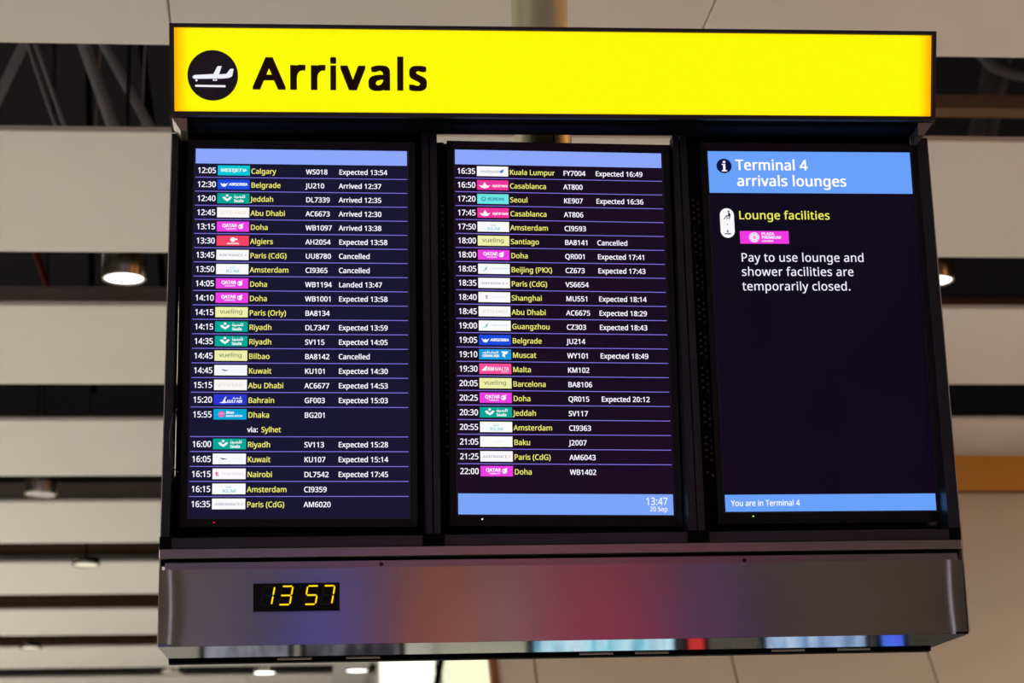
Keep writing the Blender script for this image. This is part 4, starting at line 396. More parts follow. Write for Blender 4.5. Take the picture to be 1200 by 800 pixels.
# dark liner hung above each open slot (service void)
# trusses in the void
tr = empty('roof_truss', (0, 6.5, 5.5)); tag(tr, kind='structure')
def strut(p, q, r, m=M_truss, name='truss_tube'):
    a = Vector(p) - Vector((0, 6.5, 5.5)); b = Vector(q) - Vector((0, 6.5, 5.5))
    d = (b - a)
    a2 = a - d * 1.1; b2 = b + d * 1.6 if d.z > 0 else b
    MB().tube([a2, b2], r, 14, m).build(name, parent=tr)
strut((-2.272, 6.5, 6.467), (-2.15, 6.5, 6.772), .030)
strut((-1.62, 6.5, 6.243), (-1.811, 6.5, 6.778), .036)
strut((-1.38, 6.7, 6.246), (-1.666, 6.7, 6.78), .030)
strut((-1.905, 6.4, 6.265), (-2.085, 6.4, 6.773), .012)
strut((-1.955, 6.4, 6.265), (-2.13, 6.4, 6.773), .010)
strut((-1.77, 6.9, 6.3), (-1.75, 6.9, 6.85), .006, M_truss2, 'hanger_rod')
strut((-1.50, 6.9, 6.3), (-1.49, 6.9, 6.85), .006, M_truss, 'hanger_rod')
strut((-2.9, 7.3, 6.2), (-2.1, 7.3, 6.25), .03)
for (a, b, z, r, m) in ((-9, 9, 8.35, .07, M_truss), (-9, -0.4, 5.72, .05, M_truss)):
    MB().tube([(a, 0, z - 5.5), (b, 0, z - 5.5)], r, 14, m).build('truss_chord', parent=tr)
bm_ = MB().box(1.6, 9, 6.45, 6.6, 6.435, 6.52, M_truss2).build('trim_1'); tag(bm_, kind='structure')
d_ = MB().tube([(4.178, 8.6, 7.706), (4.274, 8.6, 7.605), (4.374, 8.6, 7.556), (4.513, 8.6, 7.532)], .05, 18, mat('dark_duct_paint', (112, 112, 116), .5, noise=.1)).build('air_duct')
strut((4.323, 8.9, 7.456), (4.429, 8.9, 7.835), .10, MATS['dark_duct_paint'])
tag(d_, 'grey bent duct in the dark slot right of the yellow sign', 'duct')
# service trays, dark hangers; brown far-slot bars have orange light put into their colour
M_tray = mat('grey_service_tray', (205, 200, 196), .6, noise=.15, nscale=3)
n_ = 2
for (i, x0, x1, f0, f1, m) in ((1, -9, -.2, 0, .36, M_tray), (1, .2, 9, 0, .22, M_truss2), (2, -9, -.2, 0, .14, M_tray), (3, -9, .6, .28, .75, M_tray),
                             (4, -9, .6, .0, .42, M_tray), (4, -9, .6, .6, .95, M_truss2), (5, -9, .6, .1, .9, M_truss2), (6, -9, .6, .1, .8, M_truss2), (7, -9, .6, .1, .6, M_tray)):
    Yn = P0 + PER * i; Yf = Yn + GAP; Yb = Yf + 1.0
    zb_ = ZC + 3.6 / (Yf + 5.86) * 1.0; zt2 = ZC + 3.6 / (Yn + 5.86) * (1.0 + GAP)
    t_ = MB().box(x0, x1, Yb, Yb + .15, zb_ + f0 * (zt2 - zb_) - (.03 if f0 == 0 else 0), zb_ + f1 * (zt2 - zb_), m).build('trim_%d' % n_); tag(t_, kind='structure'); n_ += 1
for k, (x, yy, tilt) in enumerate([(-1.95, 9.4, .05), (-1.42, 9.2, .12), (-1.28, 9.2, .2), (-2.9, 9.5, .1)]):
    MB().tube([(x - tilt * 2, yy - 6.5, 2.5), (x, yy - 6.5, -.05)], .022, 10, M_void).build('hanger_rod', parent=tr)
rp_ = MB().tube([(-2.35, 8.6, 6.4), (-2.12, 8.6, 5.74)], .022, 12, M_red).build('pipe')
tag(rp_, 'thin dark red pipe slanting in the slot left of the lit downlight', 'pipe')

# sloping clad bulkhead on the right: orange band on top, cream panels below
YB, ZB, MS = 10.36, 4.937, 1.19
blk = empty('wall_bulkhead', (0, YB, ZB)); tag(blk, kind='structure')
xL = 0.745
MB().box(xL, 14, 0, .12, 0.0, 0.262, M_orange).build('orange_band', parent=blk)['label'] = 'orange band along the top of the bulkhead'
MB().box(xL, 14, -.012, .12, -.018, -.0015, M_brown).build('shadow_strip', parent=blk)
LEN = 3.2
dn = Vector((0, -1, -MS)).normalized(); nn = Vector((0, -MS, 1)).normalized()
MB().hexa([tuple(Vector((xL, 0, 0)) + nn * -.03 + dn * LEN), tuple(Vector((14, 0, 0)) + nn * -.03 + dn * LEN), tuple(Vector((14, 0, 0)) + nn * -.06 + dn * LEN), tuple(Vector((xL, 0, 0)) + nn * -.06 + dn * LEN),
           tuple(Vector((xL, 0, -.02)) + nn * -.03), tuple(Vector((14, 0, -.02)) + nn * -.03), tuple(Vector((14, 0, -.02)) + nn * -.06), tuple(Vector((xL, 0, -.02)) + nn * -.06)], M_joint).build('backing', parent=blk)
xs = [xL, 0.997, 2.33, 3.68, 5.03, 6.38, 7.73, 9.08, 10.43]
bm0 = None
for a, b in zip(xs[:-1], xs[1:]):
    mb = MB(); g = .006
    A = Vector((a + g, 0, -.02)); B = Vector((b - g, 0, -.02)); t = -nn * .03
    q = [A + dn * LEN, B + dn * LEN, B + dn * LEN + t, A + dn * LEN + t, A, B, B + t, A + t]
    mb.hexa([tuple(p) for p in q], M_wall).build('cladding_panel', parent=blk)
e0 = Vector((xL, 0, -.02))
MB().hexa([tuple(e0 + dn * LEN + Vector((-.045, 0, 0)) + nn * .02), tuple(e0 + dn * LEN + nn * .02), tuple(e0 + dn * LEN - nn * .1), tuple(e0 + dn * LEN + Vector((-.045, 0, 0)) - nn * .1),
           tuple(e0 + Vector((-.045, 0, 0)) + nn * .02), tuple(e0 + nn * .02), tuple(e0 - nn * .1), tuple(e0 + Vector((-.045, 0, 0)) - nn * .1)], M_brown).build('corner_trim', parent=blk)

# bright glazed shopfront far behind, under the board
win = empty('window_1', (0, 18.5, 0)); tag(win, kind='structure')
M_glaze = mat('bright_glazing', (200, 200, 190), 0.3, emit=(252, 250, 232), strength=1.15, noise=0.04)
M_glaze2 = mat('yellowish_glazing', (200, 200, 170), 0.3, emit=(232, 236, 200), strength=1.0, noise=0.04)
MB().box(.355, .95, 0, .03, 0, 5.15, M_glaze).build('pane', parent=win)
MB().box(1.03, 2.4, 0, .03, 0, 5.15, M_glaze2).build('pane', parent=win)
MB().box(.325, .355, -.03, .06, 0, 5.15, M_panel).build('window_frame', parent=win)
MB().hexa([(.80, -.06, 3.9), (.87, -.06, 3.9), (.87, 0.0, 3.9), (.80, 0.0, 3.9), (1.04, -.06, 5.1), (1.11, -.06, 5.1), (1.11, 0.0, 5.1), (1.04, 0.0, 5.1)], M_void).build('mullion', parent=win)
sf = MB().box(-0.06, 0.36, 17.6, 30, 5.12, 5.16, mat('grey_soffit_paint', (205, 205, 200), .7, noise=.03, nscale=2)).build('ceiling_soffit'); tag(sf, kind='structure')

# ================================================================== DOWNLIGHTS
def downlight(x, y, z, r, h, lens, label, power=0, group=None, tilt=0):
    t = empty('downlight', (x, y, z), (0, tilt, 0)); tag(t, label, 'light', group)
    n = 40; v = []; f = []
    prof = [(r * .86, .012), (r * .88, .002), (r * .97, 0), (r, .006), (r, h), (r * .3, h + .01), (0.004, h + .012)]
    for (pr_, pz) in prof:
        v += [(pr_ * math.cos(2 * math.pi * k / n), pr_ * math.sin(2 * math.pi * k / n), pz) for k in range(n)]
    for a in range(len(prof) - 1):
        for k in range(n):
            f.append((a * n + k, a * n + (k + 1) % n, (a + 1) * n + (k + 1) % n, (a + 1) * n + k))
    MB().add(v, f, M_can, True).build('housing', parent=t)
    lm = MB(); n2 = 36
    lv = [(0, 0, .006)] ; lf = []
    for ri, zz in ((r * .45, .004), (r * .87, .0085)):
        lv += [(ri * math.cos(2 * math.pi * k / n2), ri * math.sin(2 * math.pi * k / n2), zz) for k in range(n2)]
    for k in range(n2):
        lf.append((0, 1 + (k + 1) % n2, 1 + k)); lf.append((1 + k, 1 + (k + 1) % n2, 1 + n2 + (k + 1) % n2, 1 + n2 + k))
    lm.add(lv, lf, lens, True).build('lens', parent=t)
    MB().tube([(0, 0, h), (0, 0, 9.2 - z)], .012, 8, M_dark).build('suspension_rod', parent=t)
    if power:                                   # the lamp's own light
        l = bpy.data.lights.new('downlight_lamp', 'SPOT'); l.energy = power; l.spot_size = R(85); l.spot_blend = .6
        l.shadow_soft_size = .09; l.color = (1, .95, .86)
        lo = bpy.data.objects.new('downlight_lamp', l); C.objects.link(lo); lo.location = (x, y, z - .03)
    return t
downlight(-1.513, 5.95, 5.20, .119, .42, M_lens_on, 'lit cylindrical downlight in the dark slot left of the displays', 130)
downlight(2.905, 5.92, 5.20, .119, .42, M_lens_on, 'lit downlight peeking out at the right edge of the display cabinet', 130)
downlight(-2.50, 11.45, 5.16, .125, .4, M_lens_off, 'unlit cylindrical downlight in a narrow slot at the left picture edge')
downlight(-2.40, 14.40, 5.13, .125, .06, M_lens_dim, 'dim cream downlight hanging in the fourth slot down on the left')
downlight(-3.44, 19.75, 5.14, .12, .06, M_lens_dim, 'small dim downlight low at the far left, below the cream one')
downlight(-0.888, 22.17, 5.14, .15, .3, M_lens_on, 'lit oval downlight just below the left half of the steel housing')
downlight(0.222, 21.75, 5.10, .15, .02, M_lens_on, 'lit downlight set in the grey soffit below the digital clock')
downlight(-2.0, 22.1, 5.14, .16, .3, M_lens_off, 'unlit grey downlight under the lower left corner of the steel housing')

# ================================================================== POLE
pole = MB()
pole.tube([(0, 0, 0), (0, 0, 6.54)], .081, 48, M_pole)
po = pole.build('support_pole', loc=(.070, .20, 2.656)); tag(po, 'round steel pole carrying the arrivals board up to the ceiling', 'pole')
ps = MB().box(.018, .023, -.0815, -.074, 1.114, 1.214, M_seam).build('cable_slot', parent=po)
cl = MB(); 
for zz in (1.106, ):
    cl.tube([(0, 0, zz), (0, 0, zz + .012)], .088, 40, M_frame)
cl.build('pole_collar', parent=po)

# ================================================================== YELLOW SIGN
TILT = -0.0055
sign = empty('arrivals_sign', (0.075, -.13, 3.808), (0, TILT, 0))
tag(sign, 'long yellow illuminated sign reading Arrivals above the three displays', 'sign')
hw = 1.040
fr = MB()
tz = .231; ty = -.0765                                           # top leans towards the viewer
def fbar(x0, x1, z0, z1, yf, yb, m):
    def sh(z): return ty * z / tz
    fr.hexa([(x0, yf + sh(z0), z0), (x1, yf + sh(z0), z0), (x1, yb, z0), (x0, yb, z0), (x0, yf + sh(z1), z1), (x1, yf + sh(z1), z1), (x1, yb, z1), (x0, yb, z1)], m)
fbar(-hw, hw, 0, .0105, 0, .13, M_signframe)
fbar(-hw, hw, tz - .009, tz, 0, .13, M_signframe)
fbar(-hw, -hw + .0105, .0105, tz - .009, 0, .13, M_signframe)
fbar(hw - .0105, hw, .0105, tz - .009, 0, .13, M_signframe)
fr.build('frame', parent=sign)
MB().box(-hw + .0105, hw - .0105, .10, .128, .0105, tz - .009, M_void).build('back_plate', parent=sign)
# face: its own frame of reference, x right, z up the tilted face
FW, FH = 2.055, 0.2215
ang = math.atan2(.0765, .231)
face = MB().box(0, FW, 0, .004, -FH, 0, M_face).build('face', parent=sign)
face.location = (-FW / 2, .006 + ty * (tz - .009) / tz, tz - .0085); face.rotation_euler = (ang, 0, 0)
M_ink = mat('dark_vinyl', (84, 48, 44), 0.5, noise=.05, spec=.2)
M_disc = mat('black_vinyl_disc', (52, 46, 62), 0.5, noise=.05, spec=.2)
M_icon = glow('icon_white', (240, 240, 248))
lx = 0.2045
for ch, x, w in (('A', .2057, .0885), ('r', .3058, .041), ('r', .3609, .039), ('i', .412, .0165), ('v', .4386, .068), ('a', .5141, .058), ('l', .5911, .0165), ('s', .623, .0477)):
    mb = MB()
    g, a = glyph(ch)
    xs_ = [p[0] for p in g[0]]; gx0, gx1 = min(xs_), max(xs_)
    bold = .036; size = .1225
    sx = (w - 2 * bold * size) / (gx1 - gx0)
    for cx_, cz_ in ((-1, -.7), (1, -.7), (1, .7), (-1, .7), (0, 0), (0, -.7), (0, .7), (-1, 0), (1, 0)):
        mb.add([(x + bold * size * (1 + cx_) + (vx - gx0) * sx, -.0012, -.1625 + bold * size * (.7 + cz_) + vy * size * .955) for vx, vy in g[0]], g[1], M_ink)
    mb.build('letter', parent=face)
cd = MB().tube([(0, 0, 0), (0, -.0012, 0)], .0668, 56, M_disc, False).build('aircraft_symbol', parent=face, loc=(.1012, 0, -.1258))
S_ = .0668 / 98.0
def zp(lst): return [((x - 228) * S_, (289 - y) * S_) for x, y in lst]
ic = MB()
ic.poly(zp([(150, 297), (153, 291), (160, 288), (230, 284), (252, 285), (282, 283), (284, 291), (303, 292), (293, 298), (270, 301), (160, 303), (152, 301)]), -.0024, M_icon)
ic.poly(zp([(230, 284.5), (247, 253), (263, 253), (252, 285.5)]), -.0024, M_icon)
ic.poly(zp([(280, 284), (296, 263), (309, 263), (303, 292), (284, 291)]), -.0024, M_icon)
for x, y, r in ((165, 309, 4.2), (232, 307, 3.8), (241, 307, 3.8)):
    ic.disc((x - 228) * S_, (289 - y) * S_, r * S_, -.0024, 12, M_icon)
ic.poly(zp([(160, 326), (277, 327), (277, 335), (160, 334)]), -.0024, M_icon)
ic.build('aircraft_icon', parent=cd)
# underside tray and end brackets
ut = MB().hexa([(-hw + .045, .03, -.009), (hw - .045, .03, -.009), (hw - .045, .098, -.009), (-hw + .045, .098, -.009),
                (-hw + .03, .012, 0), (hw - .03, .012, 0), (hw - .03, .108, 0), (-hw + .03, .108, 0)], M_void).build('underside_tray', parent=sign)
for s in (-1, 1):
    a, b, c = s * (hw - .006), s * (hw - .045), s * (hw - .028)
    v = [(a, .015, -.001), (b, .015, -.001), (b, .025, -.034), (c, .025, -.034), (a, .104, -.001), (b, .104, -.001), (b, .104, -.034), (c, .104, -.034)]
    MB().add(v, [(0, 1, 2, 3), (4, 7, 6, 5), (0, 4, 5, 1), (3, 2, 6, 7), (0, 3, 7, 4), (1, 5, 6, 2)], M_bracket).build('bracket', parent=sign)
for xx in (-.06, .06):
    MB().box(xx - .02, xx + .02, .128, .246, .06, .1, M_frame).build('pole_bracket', parent=sign)

# ================================================================== DISPLAY CABINET
CX = 0.067
cab = empty('display_cabinet', (CX, 0, 2.41), (0, TILT, 0))
tag(cab, 'black cabinet frame with brushed steel base holding three portrait displays', 'cabinet')
Z0 = 2.41
def W2(x, y, z): return (x - CX, y, z - Z0)
def lean_post(name, t0, t1, b0, b1, yt=-.02, yb=-.08, depth=.05, m=M_frame, zt=3.797, zb=2.68):
    MB().hexa([W2(b0, yb, zb), W2(b1, yb, zb), W2(b1, yb + depth + .06, zb), W2(b0, yb + depth + .06, zb),
               W2(t0, yt, zt), W2(t1, yt, zt), W2(t1, yt + depth, zt), W2(t0, yt + depth, zt)], m).build(name, parent=cab)
lean_post('post', -.955, -.938, -.971, -.950, zt=3.798)
lean_post('post', 1.098, 1.128, 1.082, 1.110, zt=3.798)
for a in ((-.283, -.264, -.296, -.279), (-.260, -.241, -.275, -.258), (.410, .4255, .389, .4105), (.4295, .448, .4135, .432)):
    lean_post('mullion', *a, zt=3.803)
for (a, b) in ((-.262, -.277), (.4275, .412)):
    lean_post('mullion_groove', a - .004, a + .004, b - .004, b + .004, yt=-.005, yb=-.065, m=M_void)
    MB().box(b - .028 - CX, b + .028 - CX, -.092, -.02, 2.652 - Z0, 2.684 - Z0, M_void).build('mullion_foot', parent=cab)
for (a, b) in ((-.948, -.962), (1.108, 1.092)):
    MB().box(b - .012 - CX, b + .018 - CX, -.0865, -.02, 2.650 - Z0, 2.684 - Z0, M_void).build('mullion_foot', parent=cab)
# side sheets of steel, seen edge-on
for s, (t, b) in ((-1, (-.9555, -.9745)), (1, (1.1285, 1.1115))):
    e = .0028 * s
    MB().hexa([W2(b, -.088, 2.41), W2(b + e, -.088, 2.41), W2(b + e, .0, 2.41), W2(b, .0, 2.41),
               W2(t, -.015, 3.80), W2(t + e, -.015, 3.80), W2(t + e, .03, 3.80), W2(t, .03, 3.80)], M_edge).build('side_sheet', parent=cab)
# infill plates with vent holes beside the monitors
MB().box(-.9150 - CX, 1.128 - CX, .085, .1, 2.68 - Z0, 3.812 - Z0, M_void).build('back_plate', parent=cab)
MB().box(-.94 - CX, -.246 - CX, .05, .06, 3.765 - Z0, 3.832 - Z0, M_void).build('header_plate', parent=cab)
MB().box(.424 - CX, 1.10 - CX, .05, .06, 3.765 - Z0, 3.835 - Z0, M_void).build('header_plate', parent=cab)
for (x0, x1) in ((-.925, -.35), (-.2, .36), (.5, 1.06)):
    MB().box(x0 - CX, x1 - CX, -.03, .085, 2.68 - Z0, 2.70 - Z0, M_void).build('sill_plate', parent=cab)
hp = MB()
def vent(xc, z0, z1, cols=2, dz=.018):
    k = 0; z = z1
    while z > z0:
        for c in range(cols):
            hp.disc(xc + c * .0135 - CX, z - Z0 - (dz / 2 if c else 0), .0036, -.0012, 10, M_hole)
        z -= dz; k += 1
        if k % 4 == 0: z -= dz * 1.3
vent(-.229, 2.9, 3.60, 1); vent(.462, 2.85, 3.62, 2); vent(-.316, 2.85, 3.62, 1)
MB().box(-.245 - CX, -.2215 - CX, 0, .02, 2.70 - Z0, 3.784 - Z0, M_void).build('vent_plate', parent=cab)
MB().box(.447 - CX, .4795 - CX, 0, .02, 2.70 - Z0, 3.787 - Z0, M_void).build('vent_plate', parent=cab)
MB().box(-.322 - CX, -.300 - CX, 0, .02, 2.70 - Z0, 3.77 - Z0, M_void).build('vent_plate', parent=cab)
vo = hp.build('vent_holes', parent=cab); vo['kind'] = 'stuff'
lean_post('edge_plate', -.956, -.9322, -.970, -.9475, yt=.05, yb=.05, depth=-.05, m=M_void, zt=3.775)
lean_post('edge_plate', -.9288, -.900, -.9441, -.900, yt=.05, yb=.05, depth=-.05, m=M_void, zt=3.775)
for (z0, z1) in ((2.68, 2.86), (3.42, 3.775)):
    MB().box(-.955 - CX, -.915 - CX, .062, .068, z0 - Z0, z1 - Z0, M_void).build('edge_plate', parent=cab)
MB().box(.396 - CX, .425 - CX, .03, .05, 2.70 - Z0, 3.787 - Z0, M_void).build('vent_plate', parent=cab)
# rails
HWB = 1.0415
MB().bbox(-HWB, HWB, -.085, -.03, 2.652 - Z0, 2.681 - Z0, .002, M_frame_soft).build('base_rail', parent=cab)
MB().bbox(-HWB, HWB, -.094, -.03, 2.6265 - Z0, 2.6505 - Z0, .002, M_rail).build('steel_rail', parent=cab)
MB().box(-HWB, HWB, -.060, -.03, 2.617 - Z0, 2.627 - Z0, M_void).build('shadow_gap', parent=cab)
MB().box(-HWB + .014, HWB - .008, -.074, -.03, 2.596 - Z0, 2.6185 - Z0, M_rail).build('recessed_strip', parent=cab)
MB().box(-HWB + .03, HWB - .03, -.035, .168, .004, 2.65 - Z0, M_void).build('base_shell', parent=cab)
# fascia: brushed sheet, very slightly bowed out, rounded return at both ends
nx, nz = 90, 12
v = []; f = []
zb, zt_ = 2.404 - Z0, 2.5985 - Z0
for j in range(nz + 1):
    w = j / nz; z = zb + (zt_ - zb) * w
    for i in range(nx + 1):
        u = -1 + 2 * i / nx
        x = HWB * math.copysign(abs(u) ** .8, u)
        d = HWB - abs(x)
        bow = .0014 * (1 - (2 * w - 1) ** 2)
        end = .006 * max(0, 1 - d / .055) ** 2
        v.append((x, -.090 - bow * min(1, d / .10) + end, z))
for j in range(nz):
    for i in range(nx):
        a = j * (nx + 1) + i
        f.append((a, a + 1, a + nx + 2, a + nx + 1))
fa = MB().add(v, f, M_steel, True)
fa.box(-HWB, HWB, -.080, -.04, zb, zt_, M_rail)
fa.build('steel_fascia', parent=cab)['label'] = 'wide brushed steel fascia with coloured reflections'
# polished underside and black seal
un = MB().hexa([(-HWB, -.089, -.0065), (HWB, -.089, -.0065), (HWB - .03, .17, -.0075), (-HWB + .016, .17, -.0075),
                (-HWB, -.089, -.0005), (HWB, -.089, -.0005), (HWB - .03, .17, -.0005), (-HWB + .016, .17, -.0005)], M_polish).build('underside', parent=cab)
MB().box(-HWB + .014, HWB - .028, .17, .20, -.0145, .004, M_void).build('rubber_seal', parent=cab)
for x in (-.70, -.52, .10, .25, .62, .80):
    MB().box(x - .045, x + .045, .164, .17, -.010, -.0076, M_edge).build('clip', parent=cab)
for x, z in ((-.412, 2.608), (.532, 2.606)):
    sc = MB().tube([(0, 0, 0), (0, -.004, 0)], .0055, 14, M_screw, False).build('screw', parent=cab, loc=(x - CX, -.074, z - Z0))
    MB().box(-.004, .004, -.0046, -.0038, -.0006, .0006, M_void).build('screw_slot', parent=sc)

# ================================================================== CLOCK
ck = empty('digital_clock', (-.629, -.0945, 2.4845), (0, TILT, 0))
tag(ck, 'small black digital clock with amber figures 13 57 in the steel fascia', 'clock')
MB().box(-.109, .109, -.0015, .0025, 0, .071, mat('clock_window', (3, 3, 4), .5, spec=.2, noise=.1)).build('window', parent=ck)
M_amber = glow('amber', (255, 222, 20), 1.15); M_halo = glow('amber_rim', (190, 84, 0), .8)
M_seg_off = mat('segment_unlit', (8, 8, 7), .6, noise=.1)
SEG = {'a': ((0, 1), (1, 1)), 'b': ((1, 1), (1, .5)), 'c': ((1, .5), (1, 0)), 'd': ((0, 0), (1, 0)), 'e': ((0, .5), (0, 0)), 'f': ((0, 1), (0, .5)), 'g': ((0, .5), (1, .5))}
LIT = {'1': 'bc', '3': 'abgcd', '5': 'afgcd', '7': 'abc'}
dw, dh = .0275, .0465
def seg_poly(k, th):
    (x0, z0), (x1, z1) = SEG[k]
    x0 *= dw; x1 *= dw; z0 *= dh; z1 *= dh
    d = Vector((x1 - x0, z1 - z0)); L = d.length; d /= L; n = Vector((-d.y, d.x))
    a = Vector((x0, z0)) + d * .0011; b = Vector((x1, z1)) - d * .0011
    pts = [a, a + d * th + n * th, b - d * th + n * th, b, b - d * th - n * th, a + d * th - n * th]
    return [(p.x + .186 * p.y, p.y) for p in pts]
for ch, x in (('1', .0182), ('3', .0642), ('5', .1290), ('7', .1700)):
    off = MB()
    for k in 'abcdefg':
        if k not in LIT[ch]: off.poly(seg_poly(k, .0017), 0, M_seg_off)
    dg = off.build('digit', parent=ck, loc=(-.109 + x, -.0018, .0165))
    for k in LIT[ch]:
        MB().poly(seg_poly(k, .0025), -.0002, M_halo).poly(seg_poly(k, .00185), -.0005, M_amber).build('segment', parent=dg)

# ================================================================== DISPLAYS
SW, SH = 0.57, 0.57 * 16 / 9
ART = {}
def art(kind):
    def d(*a): ART[kind] = a
    return d
# logo tile, drawn in 1 x 0.31 units
def ltxt(mb, W_, H_, txt, x0, x1, z, h, col, y, bold=.035, slant=0):
    write(mb, txt, x0 * W_, z * H_, h * H_ / .68, y, glow('ink_%d_%d_%d' % col, col), width=(x1 - x0) * W_, bold=bold, copies=4, slant=slant)
WHT = (248, 248, 252)
def logo(kind, parent, x, z, W_, H_, y):
    """airline tile: x,z = lower left corner"""
    BG = {'wj': (0, 196, 214), 'as': (24, 74, 222), 'sv': (0, 166, 148), 'ey': (250, 248, 246), 'qr': (236, 62, 226), 'ah': (246, 66, 100), 'af': (250, 249, 250),
          'kl': (250, 251, 252), 'vy': (238, 240, 168), 'ku': (248, 250, 254), 'gf': (42, 54, 206), 'bg': (0, 166, 216), 'kq': (252, 248, 252), 'mh': (250, 250, 252),
          'at': (240, 52, 154), 'ke': (106, 228, 226), 'cz': (247, 251, 251), 'mu': (252, 250, 254), 'wy': (16, 154, 224), 'km': (250, 76, 156), 'j2': (252, 252, 252), 'pp': (240, 56, 226)}
    bg = BG[kind]
    mb = MB()
    mb.rect(0, W_, 0, H_, 0, glow('tile_' + kind, bg))
    e = -.0003
    ink = lambda c: glow('ink_%d_%d_%d' % c, c)
    def P(pts, c): mb.poly([(a * W_, b * H_) for a, b in pts], e, ink(c))
    def D(a, b, r, c, yy=e): mb.disc(a * W_, b * H_, r * H_, yy, 16, ink(c))
    T = lambda s, x0, x1, zz, h, c=WHT, bold=.035, sl=0: ltxt(mb, W_, H_, s, x0, x1, zz, h, c, e, bold, sl)
    if kind == 'wj':
        T('WESTJET', .08, .74, .36, .32, (225, 250, 250), .06, .15); P([(.78, .36), (.9, .46), (.88, .66), (.78, .6)], (225, 250, 250))
    elif kind == 'as':
        P([(.08, .66), (.16, .52), (.2, .62), (.24, .52), (.33, .66), (.26, .3), (.2, .24), (.14, .3)], WHT); T('AIRSERBIA', .35, .93, .38, .26, WHT, .06, .2)
    elif kind == 'sv':
        P([(.15, .62), (.24, .66), (.29, .46), (.33, .46), (.38, .66), (.46, .64), (.40, .38), (.33, .26), (.31, .16), (.29, .26), (.21, .38)], WHT)
        D(.305, .78, .12, WHT)
        P([(.52, .56), (.86, .56), (.86, .62), (.52, .62)], WHT)
        for q, h_ in ((.84, .26), (.79, .28), (.74, .14), (.69, .18), (.63, .12), (.58, .18), (.53, .16)): P([(q, .58), (q + .022, .58), (q + .022, .58 + h_), (q, .58 + h_)], WHT)
        D(.61, .50, .04, WHT); D(.55, .86, .035, WHT)
        T('Saudia', .52, .82, .14, .26, WHT, .07)
    elif kind == 'ey':
        T('ETIHAD', .12, .9, .34, .28, (236, 226, 214), .03)
    elif kind == 'qr':
        T('QATAR', .17, .62, .44, .32, WHT, .05); T('AIRWAYS', .28, .6, .2, .13, WHT, .03)
        D(.74, .5, .24, WHT); P([(.72, .7), (.84, .82), (.80, .62)], WHT); D(.70, .5, .08, bg, -.0005)
    elif kind == 'ah':
        D(.5, .6, .24, WHT); P([(.5, .62), (.62, .76), (.66, .6), (.56, .5)], (255, 220, 226)); T('AIR ALGERIE', .32, .7, .14, .16, WHT, .05)
    elif kind == 'af':
        T('AIRFRANCE', .08, .84, .36, .22, (170, 166, 190), .02); P([(.88, .36), (.95, .56), (.91, .56), (.86, .36)], (236, 150, 156))
    elif kind == 'kl':
        T('KLM', .3, .72, .16, .3, (166, 220, 226), .05); P([(.42, .58), (.58, .58), (.6, .7), (.4, .7)], (196, 232, 238))
        for q in (.44, .5, .56): D(q, .78, .045, (196, 232, 238))
    elif kind == 'vy':
        T('vueling', .14, .84, .36, .40, (138, 142, 118), .02)
    elif kind == 'ku':
        P([(.2, .62), (.36, .52), (.46, .5), (.38, .44), (.3, .42), (.26, .48)], (74, 96, 150)); T('KUWAIT', .5, .9, .4, .2, (234, 240, 248), .02)
    elif kind == 'gf':
        P([(.16, .2), (.26, .28), (.34, .72), (.38, .8), (.34, .36), (.42, .2), (.3, .16)], WHT); T('GULF AIR', .4, .86, .2, .26, WHT, .06, .1); P([(.56, .58), (.84, .58), (.84, .63), (.56, .63)], WHT); P([(.8, .6), (.82, .6), (.82, .8), (.8, .8)], WHT); P([(.7, .6), (.72, .6), (.72, .72), (.7, .72)], WHT); P([(.6, .6), (.62, .6), (.62, .74), (.6, .74)], WHT)
    elif kind == 'bg':
        D(.24, .5, .3, (226, 110, 176)); P([(.12, .5), (.24, .6), (.36, .56), (.24, .48)], (250, 200, 230)); T('Biman', .38, .62, .56, .24, WHT, .06); T('BANGLADESH', .38, .88, .26, .17, WHT, .05)
    elif kind == 'kq':
        P([(.1, .7), (.2, .56), (.14, .44), (.22, .3), (.12, .3), (.08, .5)], (232, 120, 136)); T('Kenya Airways', .28, .94, .4, .24, (232, 214, 226), .02)
    elif kind == 'mh':
        T('malaysia', .1, .7, .36, .26, (150, 168, 204), .02, .2); P([(.74, .56), (.86, .76), (.84, .42), (.76, .3)], (52, 134, 216)); P([(.71, .5), (.78, .6), (.74, .34)], (90, 110, 190))
    elif kind == 'at':
        P([(.06, .48), (.18, .42), (.2, .6), (.24, .8), (.28, .6), (.32, .42), (.42, .5), (.34, .22), (.24, .16), (.14, .22)], WHT); T('royal air maroc', .48, .98, .32, .26, WHT, .06)
    elif kind == 'ke':
        mb.disc(.2 * W_, .5 * H_, .22 * H_, e, 18, ink((40, 146, 170))); mb.disc(.2 * W_, .5 * H_, .13 * H_, e - .0002, 16, ink(bg)); P([(.14, .36), (.27, .62), (.24, .66), (.12, .4)], (40, 146, 170))
        T('KOREAN', .33, .86, .36, .28, (30, 134, 160), .04)
    elif kind == 'cz':
        P([(.12, .3), (.2, .36), (.24, .66), (.30, .7), (.26, .4), (.2, .28)], (96, 196, 196)); T('CHINA SOUTHERN', .38, .94, .46, .18, (208, 220, 236), .02)
    elif kind == 'mu':
        P([(.26, .5), (.2, .62), (.3, .7), (.28, .5), (.3, .32), (.2, .4)], (196, 130, 214)); T('CHINA EASTERN', .4, .9, .42, .18, (230, 232, 240), .02)
    elif kind == 'wy':
        P([(.1, .6), (.6, .6), (.6, .65), (.1, .65)], WHT)
        for q, h_ in ((.58, .2), (.54, .22), (.49, .12), (.44, .14), (.4, .2), (.36, .1), (.3, .2), (.26, .22), (.21, .12), (.17, .14), (.12, .1)): P([(q, .62), (q + .018, .62), (q + .018, .62 + h_), (q, .62 + h_)], WHT)
